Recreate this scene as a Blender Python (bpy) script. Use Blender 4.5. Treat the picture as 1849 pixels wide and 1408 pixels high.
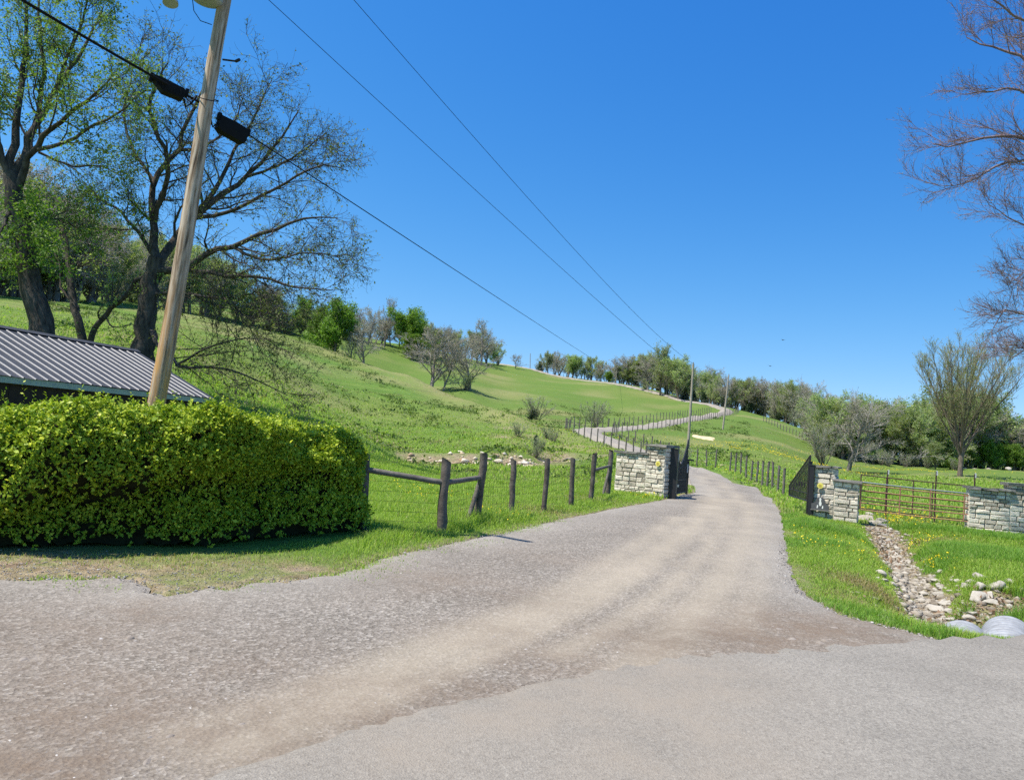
import bpy, math, random
import numpy as np
from mathutils import Vector, Matrix, noise
from mathutils.geometry import delaunay_2d_cdt

C = bpy.context.scene
for o in list(bpy.data.objects):
    bpy.data.objects.remove(o)
LINK = C.collection.objects.link
R_ = math.radians

# ------------------------------------------------------------------ camera
FPX, CX, CY, CAMH = 1400.0, 924.5, 704.0, 1.6        # focal length in photo pixels
PITCH, ROLL = R_(3.55), R_(4.5)
fwd = Vector((0, math.cos(PITCH), math.sin(PITCH)))
r0 = Vector((1, 0, 0)); u0 = r0.cross(fwd)
right = r0 * math.cos(ROLL) + u0 * math.sin(ROLL)
up = -r0 * math.sin(ROLL) + u0 * math.cos(ROLL)
cam_d = bpy.data.cameras.new('camera'); cam = bpy.data.objects.new('camera', cam_d); LINK(cam)
cam_d.sensor_width = 36; cam_d.lens = 36 * FPX / 1849; cam_d.clip_start = 0.1; cam_d.clip_end = 6000
M3 = Matrix((right, up, -fwd)).transposed()
cam.matrix_world = Matrix.Translation((0, 0, CAMH)) @ M3.to_4x4()
C.camera = cam

# ------------------------------------------------------------------ sky, sun, exposure
SUN_EL = R_(63.5)
SH = Vector((-0.92, -0.39, 0)).normalized()
sun_dir = Vector((SH.x * math.cos(SUN_EL), SH.y * math.cos(SUN_EL), math.sin(SUN_EL)))
w = bpy.data.worlds.new('World'); C.world = w; w.use_nodes = True
nt = w.node_tree; bg = nt.nodes['Background']
sky = nt.nodes.new('ShaderNodeTexSky'); sky.sky_type = 'NISHITA'; sky.sun_disc = False
sky.sun_elevation = SUN_EL; sky.sun_rotation = math.atan2(sun_dir.x, sun_dir.y)
sky.air_density = 1.0; sky.dust_density = 0.15; sky.ozone_density = 5.0; sky.altitude = 300
hsv = nt.nodes.new('ShaderNodeHueSaturation'); hsv.inputs['Saturation'].default_value = 1.16; hsv.inputs['Hue'].default_value = 0.492
tc = nt.nodes.new('ShaderNodeTexCoord'); mpg = nt.nodes.new('ShaderNodeMapping'); mpg.inputs['Location'].default_value = (0, 0, .16); mpg.inputs['Scale'].default_value = (1, 1, .9)
nt.links.new(tc.outputs['Generated'], mpg.inputs[0]); nt.links.new(mpg.outputs[0], sky.inputs[0])
sc_ = nt.nodes.new('ShaderNodeSeparateColor'); cc_ = nt.nodes.new('ShaderNodeCombineColor'); nt.links.new(sky.outputs[0], hsv.inputs['Color']); nt.links.new(hsv.outputs[0], sc_.inputs[0])
for ch, (pw_, k_, mx_) in enumerate(((2.4, 1.28, 2.2), (1.50, .73, 4.0), (.74, 1.60, 6.0))):       # a clear, deep blue spring sky
    m1 = nt.nodes.new('ShaderNodeMath'); m1.operation = 'POWER'; m1.inputs[1].default_value = pw_; m2 = nt.nodes.new('ShaderNodeMath'); m2.operation = 'MULTIPLY'; m2.inputs[1].default_value = k_
    m3 = nt.nodes.new('ShaderNodeMath'); m3.operation = 'MINIMUM'; m3.inputs[1].default_value = mx_
    nt.links.new(sc_.outputs[ch], m1.inputs[0]); nt.links.new(m1.outputs[0], m2.inputs[0]); nt.links.new(m2.outputs[0], m3.inputs[0]); nt.links.new(m3.outputs[0], cc_.inputs[ch])
nt.links.new(cc_.outputs[0], bg.inputs[0]); bg.inputs[1].default_value = 0.12
sl = bpy.data.lights.new('sun', 'SUN'); sl.energy = 4.4; sl.angle = R_(0.53); sl.color = (1.0, 0.95, 0.87)
so = bpy.data.objects.new('sun', sl); LINK(so); so.rotation_euler = sun_dir.to_track_quat('Z', 'Y').to_euler()
C.view_settings.view_transform = 'Standard'; C.view_settings.look = 'None'; C.view_settings.exposure = 0.75; C.view_settings.gamma = 1
C.render.engine = 'CYCLES'
try:
    C.cycles.max_bounces = 5; C.cycles.diffuse_bounces = 3; C.cycles.glossy_bounces = 2; C.cycles.transmission_bounces = 3
    C.cycles.transparent_max_bounces = 4; C.cycles.use_denoising = False
    C.cycles.use_adaptive_sampling = True; C.cycles.adaptive_threshold = 0.02
except Exception: pass

# ------------------------------------------------------------------ photo pixel <-> world
def ray(px, py):
    return (right * ((px - CX) / FPX) + up * ((CY - py) / FPX) + fwd)
def P(px, py, Y):
    "world point on the sight line through a photo pixel at distance Y ahead"
    d = ray(px, py); t = Y / d.y
    return Vector((d.x * t, Y, CAMH + d.z * t))
def Pz(px, py, z=0.0):
    d = ray(px, py); t = (z - CAMH) / d.z
    return Vector((d.x * t, d.y * t, z))

# ------------------------------------------------------------------ terrain
CP = [ # (px, py, Y): surveyed ground points
 (1425,880,44),(1290,850,53),(1240,844,60),(1200,834,64),(1130,806,73),(1070,788,82),(1050,776,90),(1120,774,106),(1200,764,130),(1270,752,165),(1315,743,200),
 (1270,732,217),(1200,715,238),(1100,692,270),(960,668,305),
 (1242,810,83),(1305,775,128),(1275,790,105),(1380,808,95),(1450,805,130),(1340,743,206),(1400,757,200),(1455,778,190),(1530,850,105),(1500,800,165),(1600,835,130),
 (1740,846,140),(1733,862,75),(1849,849,140),(1640,880,45),(1800,890,45),(1849,842,250),(1600,825,240),(2100,872,140),(2100,868,250),(1950,900,45),
 (1030,832,52),(850,832,46),(700,830,42),(700,800,55),(850,790,65),(950,785,72),(1010,790,76),
 (850,735,110),(740,690,130),(600,650,140),(480,612,140),(380,590,140),(200,562,120),(0,540,100),(-300,500,90),
 (600,720,80),(700,745,80),(500,680,75),(450,720,50),(400,705,36),(500,740,34),(600,770,34),(690,820,38),(-300,560,50),(0,575,60),(200,600,60),(300,640,50),
 (850,746,136),(850,705,165),(740,702,155),(740,684,200),(600,662,165),(600,640,200),(680,618,258),(480,624,165),(480,585,230),(380,598,165),(380,560,230),
 (0,525,150),(0,490,220),(200,545,160),(200,510,220),(-300,440,200),
 (800,640,280),(940,664,310),(1110,692,280),(1320,738,225),
 (680,640,400),(800,655,400),(940,690,420),(1110,715,400),(1320,760,330),(1455,800,300),(1740,850,300),(400,560,400),(0,520,400),(-300,480,400),
 (905,752,122),(960,755,120),(1075,770,112),(1000,722,180),(1100,737,190),(1200,744,190),(900,690,230),(1000,692,250),(1150,716,222),(1000,765,100),
 (1180,745,170),(880,715,170),(-300,680,800),(300,720,800),(900,780,800),(1400,820,800),(1849,860,800),(1150,830,56),(1100,835,50)]
A, S = [], []
for px, py, Y in CP:
    p = P(px, py, Y); r = math.hypot(p.x, p.y)
    A.append((math.atan2(p.x, p.y) * 4, math.log(r))); S.append(p.z / r)
for az in np.linspace(-1.1, 1.1, 12):
    for r in (4, 9, 16, 23):
        A.append((az * 4, math.log(r))); S.append(0.0)
for az in (-1.1, 1.1):
    for r, s in ((50, .03 if az < 0 else 0), (150, .08 if az < 0 else .005), (400, .06 if az < 0 else 0)):
        A.append((az * 4, math.log(r))); S.append(s)
A = np.array(A); S = np.array(S); N_ = len(A)
def tps(d2): return np.where(d2 > 0, 0.5 * d2 * np.log(np.maximum(d2, 1e-12)), 0)
K = tps(((A[:, None] - A[None]) ** 2).sum(-1)) + 2e-3 * np.eye(N_)
Q = np.hstack([np.ones((N_, 1)), A])
W = np.linalg.solve(np.block([[K, Q], [Q.T, np.zeros((3, 3))]]), np.concatenate([S, np.zeros(3)]))
def sstep(a, b, x):
    t = np.clip((x - a) / (b - a), 0, 1); return t * t * (3 - 2 * t)
def seg_dist(X, Y, pts):
    "distance to a polyline (2D) and the parameter along it"
    best = np.full(X.shape, 1e9); par = np.zeros(X.shape); acc = 0.0
    for (a, b) in zip(pts[:-1], pts[1:]):
        ax, ay = a[0], a[1]; dx, dy = b[0] - ax, b[1] - ay; L2 = dx * dx + dy * dy + 1e-12
        t = np.clip(((X - ax) * dx + (Y - ay) * dy) / L2, 0, 1)
        d = np.hypot(X - ax - t * dx, Y - ay - t * dy); m = d < best
        par = np.where(m, acc + t * math.sqrt(L2), par); best = np.where(m, d, best); acc += math.sqrt(L2)
    return best, par
def smooth_line(pts, n=160):
    pts = np.array([[p[0], p[1]] for p in pts], float)
    ext = np.vstack([2 * pts[0] - pts[1], pts, 2 * pts[-1] - pts[-2]]); out = []
    for i in range(1, len(ext) - 2):
        p0, p1, p2, p3 = ext[i - 1:i + 3]
        for t in np.linspace(0, 1, 14, endpoint=False):
            out.append(.5 * ((2 * p1) + (-p0 + p2) * t + (2 * p0 - 5 * p1 + 4 * p2 - p3) * t * t + (-p0 + 3 * p1 - 3 * p2 + p3) * t ** 3))
    out.append(pts[-1]); out = np.array(out)
    s = np.concatenate([[0], np.cumsum(np.hypot(*np.diff(out, axis=0).T))])
    q = np.linspace(0, s[-1], n)
    return np.stack([np.interp(q, s, out[:, 0]), np.interp(q, s, out[:, 1])], 1)
DITCH = smooth_line([Pz(1575,948,-.1), Pz(1600,965,-.2), Pz(1622,1000,-.3), Pz(1650,1040,-.4), Pz(1670,1085,-.45), Pz(1690,1130,-.5), Pz(1725,1175,-.5)], 60)
BANK = smooth_line([Pz(1880,1085,-.25), Pz(1790,1110,-.4), Pz(1722,1160,-.5)], 30)
PIT = [Pz(1700, 1140, -.3), Pz(1850, 1140, -.3)]
STREAM = smooth_line([P(690,838,44), P(760,836,45), P(850,833,46), P(950,830,48), P(1035,832,52)], 60)
AZ_S = 4.0
CREST = [P(330, 582, 140), P(480, 612, 140), P(600, 650, 138), P(740, 690, 128), P(850, 735, 108), P(930, 766, 90), P(1000, 788, 76)]
CR_A = np.array([math.atan2(q.x, q.y) for q in CREST]); CR_R = np.array([math.hypot(q.x, q.y) for q in CREST])
def height(X, Y, rough=True):
    X = np.asarray(X, float); Y = np.asarray(Y, float); sh = X.shape; X = X.ravel(); Y = Y.ravel()
    r = np.hypot(X, Y) + 1e-6; az = np.arctan2(X, Y); azc = np.clip(az, -1.15, 1.15)
    q = np.stack([azc * AZ_S, np.log(np.clip(r, 3, 900))], 1); out = np.zeros(len(q))
    for i in range(0, len(q), 20000):
        c = q[i:i + 20000]
        out[i:i + 20000] = tps(((c[:, None] - A[None]) ** 2).sum(-1)) @ W[:N_] + W[N_] + c @ W[N_ + 1:]
    front = 1 - sstep(1.15, 1.9, np.abs(az))
    z = out * r * sstep(17, 26, r) * front
    d, par = seg_dist(X, Y, DITCH); z -= .5 * np.exp(-(d / .62) ** 2) * sstep(0, 4.5, par) + .12 * np.exp(-(d / 1.9) ** 2)
    d, par = seg_dist(X, Y, PIT); z -= .36 * np.exp(-(d / .42) ** 2)
    d, par = seg_dist(X, Y, BANK); z -= .33 * np.exp(-(d / .75) ** 2)
    d, par = seg_dist(X, Y, STREAM); z -= .55 * np.exp(-(d / 1.3) ** 2); z += .35 * np.exp(-((d - 3.2) / 1.6) ** 2) * (Y > 46 + .02 * X)
    dl = r - np.interp(az, CR_A, CR_R); kz = sstep(CR_A[0] - .08, CR_A[0], az) * (1 - sstep(CR_A[-1] - .07, CR_A[-1] + .01, az)) * (CR_R.min() / 76) * np.interp(az, CR_A, CR_R) / 130
    z += kz * (1.3 * np.exp(-(dl / 9) ** 2) - 2.3 * np.exp(-((dl - 19) / 11) ** 2))
    if rough:
        k = sstep(8, 60, r)
        z += (.018 + .10 * k) * np.sin(X * .9 + 1.3 * np.sin(Y * .43)) * np.sin(Y * .8 + 1.1 * np.sin(X * .37)) * sstep(13, 32, r)
        z += .35 * k * sstep(60, 160, r) * (np.sin(X * .13 + 2 * np.sin(Y * .07)) * np.sin(Y * .11 + X * .05)) * sstep(0, 30, np.abs(X - 20) + 10)
    return z.reshape(sh)
def hz(x, y): return float(height(np.array([x]), np.array([y]))[0])
def G(px, py, Ymax=420):
    "where the sight line through a photo pixel meets the ground"
    d = ray(px, py); Ys = np.exp(np.linspace(math.log(2.2), math.log(Ymax), 900))
    t = Ys / d.y; z = CAMH + d.z * t; h = height(d.x * t, Ys); b = np.where(z <= h)[0]
    if len(b) == 0: return P(px, py, Ymax)
    i = b[0]
    if i == 0: y = Ys[0]
    else:
        a0, a1 = z[i - 1] - h[i - 1], z[i] - h[i]; y = Ys[i - 1] + (Ys[i] - Ys[i - 1]) * a0 / (a0 - a1 + 1e-9)
    x = d.x * y / d.y
    return Vector((x, y, hz(x, y)))
def on(px, py, Y):
    "ground point straight under the sight line at distance Y"
    p = P(px, py, Y); return Vector((p.x, Y, hz(p.x, Y)))

# ------------------------------------------------------------------ mesh helpers
def mesh_np(name, co, quads=None, tris=None, smooth=False, mats=(), midx=None):
    me = bpy.data.meshes.new(name); co = np.asarray(co, np.float32).reshape(-1, 3)
    me.vertices.add(len(co)); me.vertices.foreach_set('co', co.ravel())
    li, ls, n = [], [], 0
    if quads is not None and len(quads):
        quads = np.asarray(quads, np.int32); li.append(quads.ravel()); ls.append(np.arange(len(quads)) * 4); n = quads.size
    if tris is not None and len(tris):
        tris = np.asarray(tris, np.int32); li.append(tris.ravel()); ls.append(n + np.arange(len(tris)) * 3)
    li = np.concatenate(li); ls = np.concatenate(ls).astype(np.int32)
    me.loops.add(len(li)); me.loops.foreach_set('vertex_index', li)
    me.polygons.add(len(ls)); me.polygons.foreach_set('loop_start', ls)
    for m in mats: me.materials.append(m)
    if midx is not None: me.polygons.foreach_set('material_index', np.asarray(midx, np.int32))
    if smooth is not False:
        sm = np.ones(len(ls), bool) if smooth is True else np.asarray(smooth, bool)
        me.polygons.foreach_set('use_smooth', sm)
    me.update(calc_edges=True); me.validate()
    return me
def ob(name, me, parent=None, loc=None, **props):
    o = bpy.data.objects.new(name, me); LINK(o)
    if loc is not None: o.location = loc
    if parent is not None: o.parent = parent
    for k, v in props.items(): o[k] = v
    return o
def thing(name, label, cat, loc=(0, 0, 0), rotz=0.0, group=None):
    o = bpy.data.objects.new(name, None); LINK(o); o.location = loc; o.rotation_euler = (0, 0, rotz); o.empty_display_size = .2
    o['label'] = label; o['category'] = cat
    if group: o['group'] = group
    return o
class MB:
    "collects boxes, tubes and discs into one mesh"
    def __init__(s): s.v = []; s.q = []; s.t = []; s.n = 0; s.sm = []; s.smt = []
    def add(s, v, q=(), t=(), smooth=False):
        v = np.asarray(v, float); s.v.append(v)
        if len(q): s.q.append(np.asarray(q) + s.n); s.sm += [smooth] * len(q)
        if len(t): s.t.append(np.asarray(t) + s.n); s.smt += [smooth] * len(t)
        s.n += len(v)
    def box(s, c, h, ax=None, jit=0, rng=None, taper=0):
        "c centre, h half sizes, ax 3 axes as rows; chamfered corners through jitter"
        ax = np.eye(3) if ax is None else np.asarray(ax, float)
        k = np.array([(a, b, d) for d in (-1, 1) for b in (-1, 1) for a in (-1, 1)], float)
        l = k * np.asarray(h)
        if taper: l[:, :2] *= np.where(k[:, 2:] > 0, 1 - taper, 1)
        if jit: l = l + rng.uniform(-jit, jit, l.shape)
        s.add(np.asarray(c) + l @ ax, [(0, 2, 3, 1), (4, 5, 7, 6), (0, 1, 5, 4), (2, 6, 7, 3), (0, 4, 6, 2), (1, 3, 7, 5)])
    def stone(s, c, h, ax, rng, ch=.25):
        "rounded block: front face inset so that the edges catch light"
        ax = np.asarray(ax, float); l = []
        for (y, k) in ((-1, 1 - ch), (-.45, 1), (1, 1)):
            for (a, b) in ((-1, -1), (1, -1), (1, 1), (-1, 1)):
                e = min(h[0], h[2]) * (1 - k)
                l.append((a * (h[0] - e), y * h[1], b * (h[2] - e)))
        l = np.array(l); j = rng.uniform(-1, 1, (12, 3)) * np.array([.10 * h[2], .16 * h[1], .14 * h[2]]); l[:8] += j[:8]
        q = [(0, 1, 2, 3)]
        for r in (0, 4):
            for i in range(4): q.append((r + i, r + 4 + i, r + 4 + (i + 1) % 4, r + (i + 1) % 4))
        s.add(np.asarray(c) + l @ ax, q)
    def tube(s, pts, rad, k=8, cap=True, smooth=True):
        pts = np.asarray(pts, float); n = len(pts); rad = np.broadcast_to(np.asarray(rad, float), (n,))
        tg = np.gradient(pts, axis=0); tg /= np.linalg.norm(tg, axis=1)[:, None] + 1e-12
        m = tg.mean(0); ref = np.eye(3)[np.argmin(np.abs(m))]
        a = np.cross(tg, ref); a /= np.linalg.norm(a, axis=1)[:, None] + 1e-12; b = np.cross(tg, a)
        th = np.arange(k) * 2 * math.pi / k
        ring = pts[:, None] + rad[:, None, None] * (np.cos(th)[None, :, None] * a[:, None] + np.sin(th)[None, :, None] * b[:, None])
        v = ring.reshape(-1, 3); i = np.arange(n - 1)[:, None] * k; j = np.arange(k)[None]; j2 = (j + 1) % k
        q = np.stack([i + j, i + k + j, i + k + j2, i + j2], -1).reshape(-1, 4)
        s.add(v, q, smooth=smooth)
        if cap:
            for e, sgn in ((0, 1), (n - 1, -1)):
                vv = np.vstack([ring[e], pts[e]]); t = [(jj, (jj + 1) % k, k) if sgn > 0 else ((jj + 1) % k, jj, k) for jj in range(k)]
                s.add(vv, t=t)
    def build(s, name, mat, parent=None, **props):
        mats = mat if isinstance(mat, (list, tuple)) else [mat]
        q = np.concatenate(s.q) if s.q else None; t = np.concatenate(s.t) if s.t else None
        me = mesh_np(name, np.concatenate(s.v), q, t, smooth=np.array(s.sm + s.smt), mats=mats)
        return ob(name, me, parent, **props)

# ------------------------------------------------------------------ materials
def mat(name, rough=.9, spec=.25):
    m = bpy.data.materials.new(name); m.use_nodes = True; b = m.node_tree.nodes['Principled BSDF']
    b.inputs['Roughness'].default_value = rough; b.inputs['Specular IOR Level'].default_value = spec
    return m, m.node_tree, b
class NT:
    def __init__(s, nt): s.nt = nt
    def n(s, t, **kw):
        x = s.nt.nodes.new('ShaderNode' + t)
        for k, v in kw.items():
            if k in x.inputs.keys(): x.inputs[k].default_value = v
            else: setattr(x, k, v)
        return x
    def l(s, a, b): s.nt.links.new(a, b)
    def pos(s):
        if not hasattr(s, '_p'): s._p = s.n('NewGeometry').outputs['Position']
        return s._p
    def objc(s):
        if not hasattr(s, '_o'): s._o = s.n('TexCoord').outputs['Object']
        return s._o
    def noise(s, scale, detail=4, rough=.6, vec=None, dist=0):
        x = s.n('TexNoise', Scale=scale, Detail=detail, Roughness=rough, Distortion=dist); s.l(vec if vec is not None else s.pos(), x.inputs['Vector']); return x.outputs[0]
    def voro(s, scale, vec=None, feature='F1', out=0):
        x = s.n('TexVoronoi', Scale=scale, feature=feature); s.l(vec if vec is not None else s.pos(), x.inputs['Vector']); return x.outputs[out]
    def ramp(s, fac, *stops):
        x = s.n('ValToRGB'); e = x.color_ramp.elements
        while len(e) < len(stops): e.new(.5)
        for el, (p, c) in zip(e, stops): el.position = p; el.color = (c, c, c, 1) if isinstance(c, (int, float)) else (*c, 1)
        s.l(fac, x.inputs[0]); return x.outputs[0]
    def mix(s, fac, a, b, mode='MIX'):
        x = s.n('Mix', data_type='RGBA', blend_type=mode)
        for i, v in ((0, fac), (6, a), (7, b)):
            if hasattr(v, 'node'): s.l(v, x.inputs[i])
            else: x.inputs[i].default_value = v if i == 0 else (*v, 1)
        return x.outputs[2]
    def math(s, op, a, b=0.0):
        x = s.n('Math', operation=op)
        for i, v in enumerate((a, b)):
            if hasattr(v, 'node'): s.l(v, x.inputs[i])
            else: x.inputs[i].default_value = v
        return x.outputs[0]
    def attr(s, name):
        x = s.n('Attribute', attribute_name=name); return x.outputs['Fac']
    def bump(s, h, bsdf, strength=.5, dist=.02):
        x = s.n('Bump', Strength=strength, Distance=dist); s.l(h, x.inputs['Height']); s.l(x.outputs[0], bsdf.inputs['Normal'])
    def island(s): return s.n('NewGeometry').outputs['Random Per Island']
    def objrand(s): return s.n('ObjectInfo').outputs['Random']
def simple(name, c1, c2=None, scale=8, rough=.85, spec=.2, bump=.3, bdist=.01, metal=0, island=0, coord='obj', detail=5):
    m, nt, b = mat(name, rough, spec); s = NT(nt); b.inputs['Metallic'].default_value = metal
    v = s.objc() if coord == 'obj' else s.pos()
    f = s.ramp(s.noise(scale, detail, .65, v), (.3, 0.0), (.7, 1.0))
    col = s.mix(f, c1, c2 or tuple(x * .7 for x in c1))
    if island:
        k = s.ramp(s.island(), (0, 1 - island), (1, 1 + island)); col = s.mix(1.0, col, k, 'MULTIPLY')
    s.l(col, b.inputs['Base Color'])
    if bump: s.bump(s.noise(scale * 3, 4, .6, v), b, bump, bdist)
    return m
def leafmat(name, c1, c2, c3=None, trans=.35, rough=.55, spec=.3, vary=True):
    "leaves: colour differs leaf by leaf, light comes through"
    m, nt, b = mat(name, rough, spec); s = NT(nt)
    st = [(0, c1), (.6, c2)] + ([(1, c3)] if c3 else [])
    col = s.ramp(s.island(), *st)
    if vary:
        h = s.n('HueSaturation'); s.l(col, h.inputs['Color'])
        s.l(s.ramp(s.objrand(), (0, .78), (1, 1.25)), h.inputs['Value'])
        mr = s.n('MapRange'); s.l(s.objrand(), mr.inputs[0]); mr.inputs[3].default_value = .485; mr.inputs[4].default_value = .512; s.l(mr.outputs[0], h.inputs['Hue'])
        col = h.outputs[0]
    s.l(col, b.inputs['Base Color'])
    tr = s.n('BsdfTranslucent'); g = s.mix(1.0, col, (1.15, 1.25, .55), 'MULTIPLY'); s.l(g, tr.inputs[0])
    mx = s.n('MixShader'); mx.inputs[0].default_value = trans; s.l(b.outputs[0], mx.inputs[1]); s.l(tr.outputs[0], mx.inputs[2])
    s.l(mx.outputs[0], nt.nodes['Material Output'].inputs[0])
    return m
# ------------------------------------------------------------------ ground
rng = np.random.default_rng(7)
def in_poly(x, y, poly):
    x = np.asarray(x); y = np.asarray(y); c = np.zeros(x.shape, bool); n = len(poly); j = n - 1
    for i in range(n):
        xi, yi = poly[i][0], poly[i][1]; xj, yj = poly[j][0], poly[j][1]
        if yi != yj: c ^= ((yi > y) != (yj > y)) & (x < (xj - xi) * (y - yi) / (yj - yi) + xi)
        j = i
    return c
def vnoise(X, Y, s, seed=0):
    "cheap smooth 2D noise, about 0..1"
    r = np.random.default_rng(seed); out = 0
    for k in range(6):
        a = r.uniform(0, 6.28); f = s * r.uniform(.6, 1.7); ph = r.uniform(0, 6.28, 2)
        out = out + np.sin((X * math.cos(a) + Y * math.sin(a)) * f + ph[0] + 1.3 * np.sin((Y * math.cos(a) - X * math.sin(a)) * f * .7 + ph[1]))
    return .5 + out / 7
gv = [Pz(*p) for p in ((-900,1070),(-300,1052),(0,1040),(110,1044),(200,1052),(265,1069),(330,1070),(400,1058),(460,1054),(530,1046),(600,1036),(650,1022),(690,1006),(760,990),(830,976),(900,962),(970,946),(1040,931),(1110,917),(1180,906),(1235,896))]
gv += [Vector((p.x, p.y, 0)) for p in (on(1256,882,31), on(1252,869,36), on(1240,858,44), on(1222,849,52))]
gvr = [Vector((p.x, p.y, 0)) for p in (on(1250,846,55), on(1292,857,50), on(1330,868,42))] + [Pz(*p) for p in ((1365,883),(1392,900),(1408,920),(1416,945),(1420,980),(1426,1015),(1440,1048),(1465,1070),(1510,1095),(1560,1112),(1620,1126),(1680,1141))]
ROADEDGE = [Pz(*p) for p in ((2600,1118),(1849,1147),(1700,1151),(1600,1157),(1500,1166),(1400,1174),(1310,1179),(1230,1187),(1160,1196),(1080,1210),(1000,1226),(930,1242),(860,1258),(780,1276),(700,1297),(620,1320),(540,1348),(450,1378),(340,1410),(150,1470),(-100,1560))]
def dense(pts, step, jag, seed):
    out = []; r = np.random.default_rng(seed)
    for a, b in zip(pts[:-1], pts[1:]):
        n = max(1, int((Vector(b) - Vector(a)).length / step))
        for i in range(n):
            p = Vector(a).lerp(Vector(b), i / n); out.append((p.x + r.normal(0, jag), p.y + r.normal(0, jag)))
    out.append((pts[-1][0], pts[-1][1])); return out
ge = dense(gv, .09, .02, 1); gx_, gy_ = np.array(ge).T; gw_ = .12 + .55 * sstep(-1.0, -3.5, gx_); ge = list(zip(gx_, gy_ + gw_ * ((vnoise(gx_, gy_, 2.2, 61) - .5) * .45 + (vnoise(gx_, gy_, 8, 62) - .5) * .6 + (vnoise(gx_, gy_, 21, 63) - .5) * .3))); gr_ = dense(gvr, .14, .03, 2)
inner = [(p[0] + .35, p[1] - 1.1) for p in reversed(dense(ROADEDGE[2:], .5, 0, 3))]
GRAVEL = ge + gr_ + [(p[0], p[1] - .5) for p in dense(ROADEDGE[2:], .5, 0, 3)] + [(-9, 2.0)]
RE_S = [Vector((q[0], q[1], 0)) for q in smooth_line(ROADEDGE, 60)]
ra = dense(RE_S, .06, .009, 4)
ASPH = ra + [(-8, -6), (30, -6), (30, ROADEDGE[0].y)]
def sheet(name, poly, off, m, lo=-.02, sp=.028, flat=None, **props):
    xs = np.array(poly); n = len(poly)
    rr = np.exp(np.arange(math.log(1.2), math.log(75), sp)); th = np.arange(-1.6, 1.6, sp)
    Rg, Tg = np.meshgrid(rr, th); Rg = Rg * (1 + rng.uniform(-.3, .3, Rg.shape) * sp); Tg = Tg + rng.uniform(-.3, .3, Tg.shape) * sp
    X, Y = (Rg * np.sin(Tg)).ravel(), (Rg * np.cos(Tg)).ravel(); k = in_poly(X, Y, poly)
    d, _ = seg_dist(X, Y, list(poly) + [poly[0]]); k &= d > .02 + .008 * np.hypot(X, Y)
    pts = [Vector(p) for p in poly] + [Vector(p) for p in zip(X[k], Y[k])]
    v, e, f, *_ = delaunay_2d_cdt(pts, [(i, (i + 1) % n) for i in range(n)], [], 1, 1e-5)
    v = np.array([(p.x, p.y) for p in v]); d, _ = seg_dist(v[:, 0], v[:, 1], list(poly) + [poly[0]])
    z = (height(v[:, 0], v[:, 1]) if flat is None else flat) + lo + (off - lo) * sstep(0, .10, d)
    me = mesh_np(name, np.c_[v, z], tris=np.array([t for t in f if len(t) == 3]), smooth=True, mats=[m])
    o = ob(name, me, **props); o['kind'] = 'structure'
    return o, v
def set_attr(me, name, val):
    a = me.attributes.new(name, 'FLOAT', 'POINT'); a.data.foreach_set('value', np.asarray(val, np.float32))

# gravel: crushed limestone, tan wheel tracks, bare brown patches
def gravel_mat(name, fine=1.0):
    m, nt, b = mat(name, .95, .15); s = NT(nt); p = s.pos()
    v1 = s.voro(40 * fine, p, out=1); v2 = s.voro(85 * fine, p, out=1)
    g1 = s.ramp(v1, (0, (.04, .035, .03)), (.3, (.15, .135, .12)), (.7, (.33, .30, .275)), (1, (.66, .63, .60)))
    g2 = s.ramp(v2, (0, (.08, .07, .062)), (.5, (.235, .212, .19)), (1, (.44, .41, .37)))
    col = s.mix(.5, g1, g2)
    dust = s.ramp(s.noise(1.1, 5, .65), (.42, 0), (.66, 1)); col = s.mix(s.math('MULTIPLY', dust, .25), col, (.255, .222, .195))
    fn = s.noise(60, 3, .7)
    tan = s.mix(fn, (.33, .285, .225), (.52, .465, .385))
    tr = s.math('MULTIPLY', s.attr('track'), s.ramp(s.noise(2.3, 4, .7), (.25, .8), (.7, 1.0))); col = s.mix(tr, col, tan)
    lo_ = s.math('MULTIPLY', s.attr('loose'), s.ramp(s.noise(2.7, 4, .7), (.3, .35), (.6, 1.0))); col = s.mix(lo_, col, s.mix(.5, g2, (.43, .415, .395)))
    br = s.mix(fn, (.13, .095, .072), (.27, .215, .17)); bk = s.math('MULTIPLY', s.attr('bare'), s.ramp(s.noise(3.1, 5, .7), (.30, .25), (.6, 1.0))); col = s.mix(bk, col, br)
    dk = s.ramp(s.noise(.55, 3, .5), (.35, .92), (.65, 1.06)); col = s.mix(1.0, col, dk, 'MULTIPLY')
    col = s.mix(1.0, col, (.885, .85, .77), 'MULTIPLY'); s.l(col, b.inputs['Base Color'])
    h = s.math('ADD', s.voro(40 * fine, p), s.math('MULTIPLY', s.noise(90, 3, .7), .8)); h = s.math('MULTIPLY', h, s.math('SUBTRACT', 1.0, s.math('MULTIPLY', s.attr('track'), .75))); s.bump(h, b, .55, .016)
    return m
M_gravel = gravel_mat('gravel_stone')
gravel, gvv = sheet('gravel_drive', GRAVEL, .018, M_gravel, sp=.0155, label='grey crushed stone apron with tan wheel tracks leading through the gateway')
TR2 = [[Pz(1010,1185), Pz(1160,1100), Pz(1260,1010), Pz(1300,950), on(1312,900,28)], [Pz(640,1290), Pz(860,1190), Pz(1040,1105), Pz(1180,1020), Pz(1240,955), on(1272,905,26), on(1268,880,36)], [Pz(330,1330), Pz(560,1255), Pz(760,1170), Pz(900,1120), Pz(1030,1060), Pz(1150,985), Pz(1225,935)], [Pz(1330,1140), Pz(1365,1050), Pz(1385,970), Pz(1375,925), on(1355,900,27)]]
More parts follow.
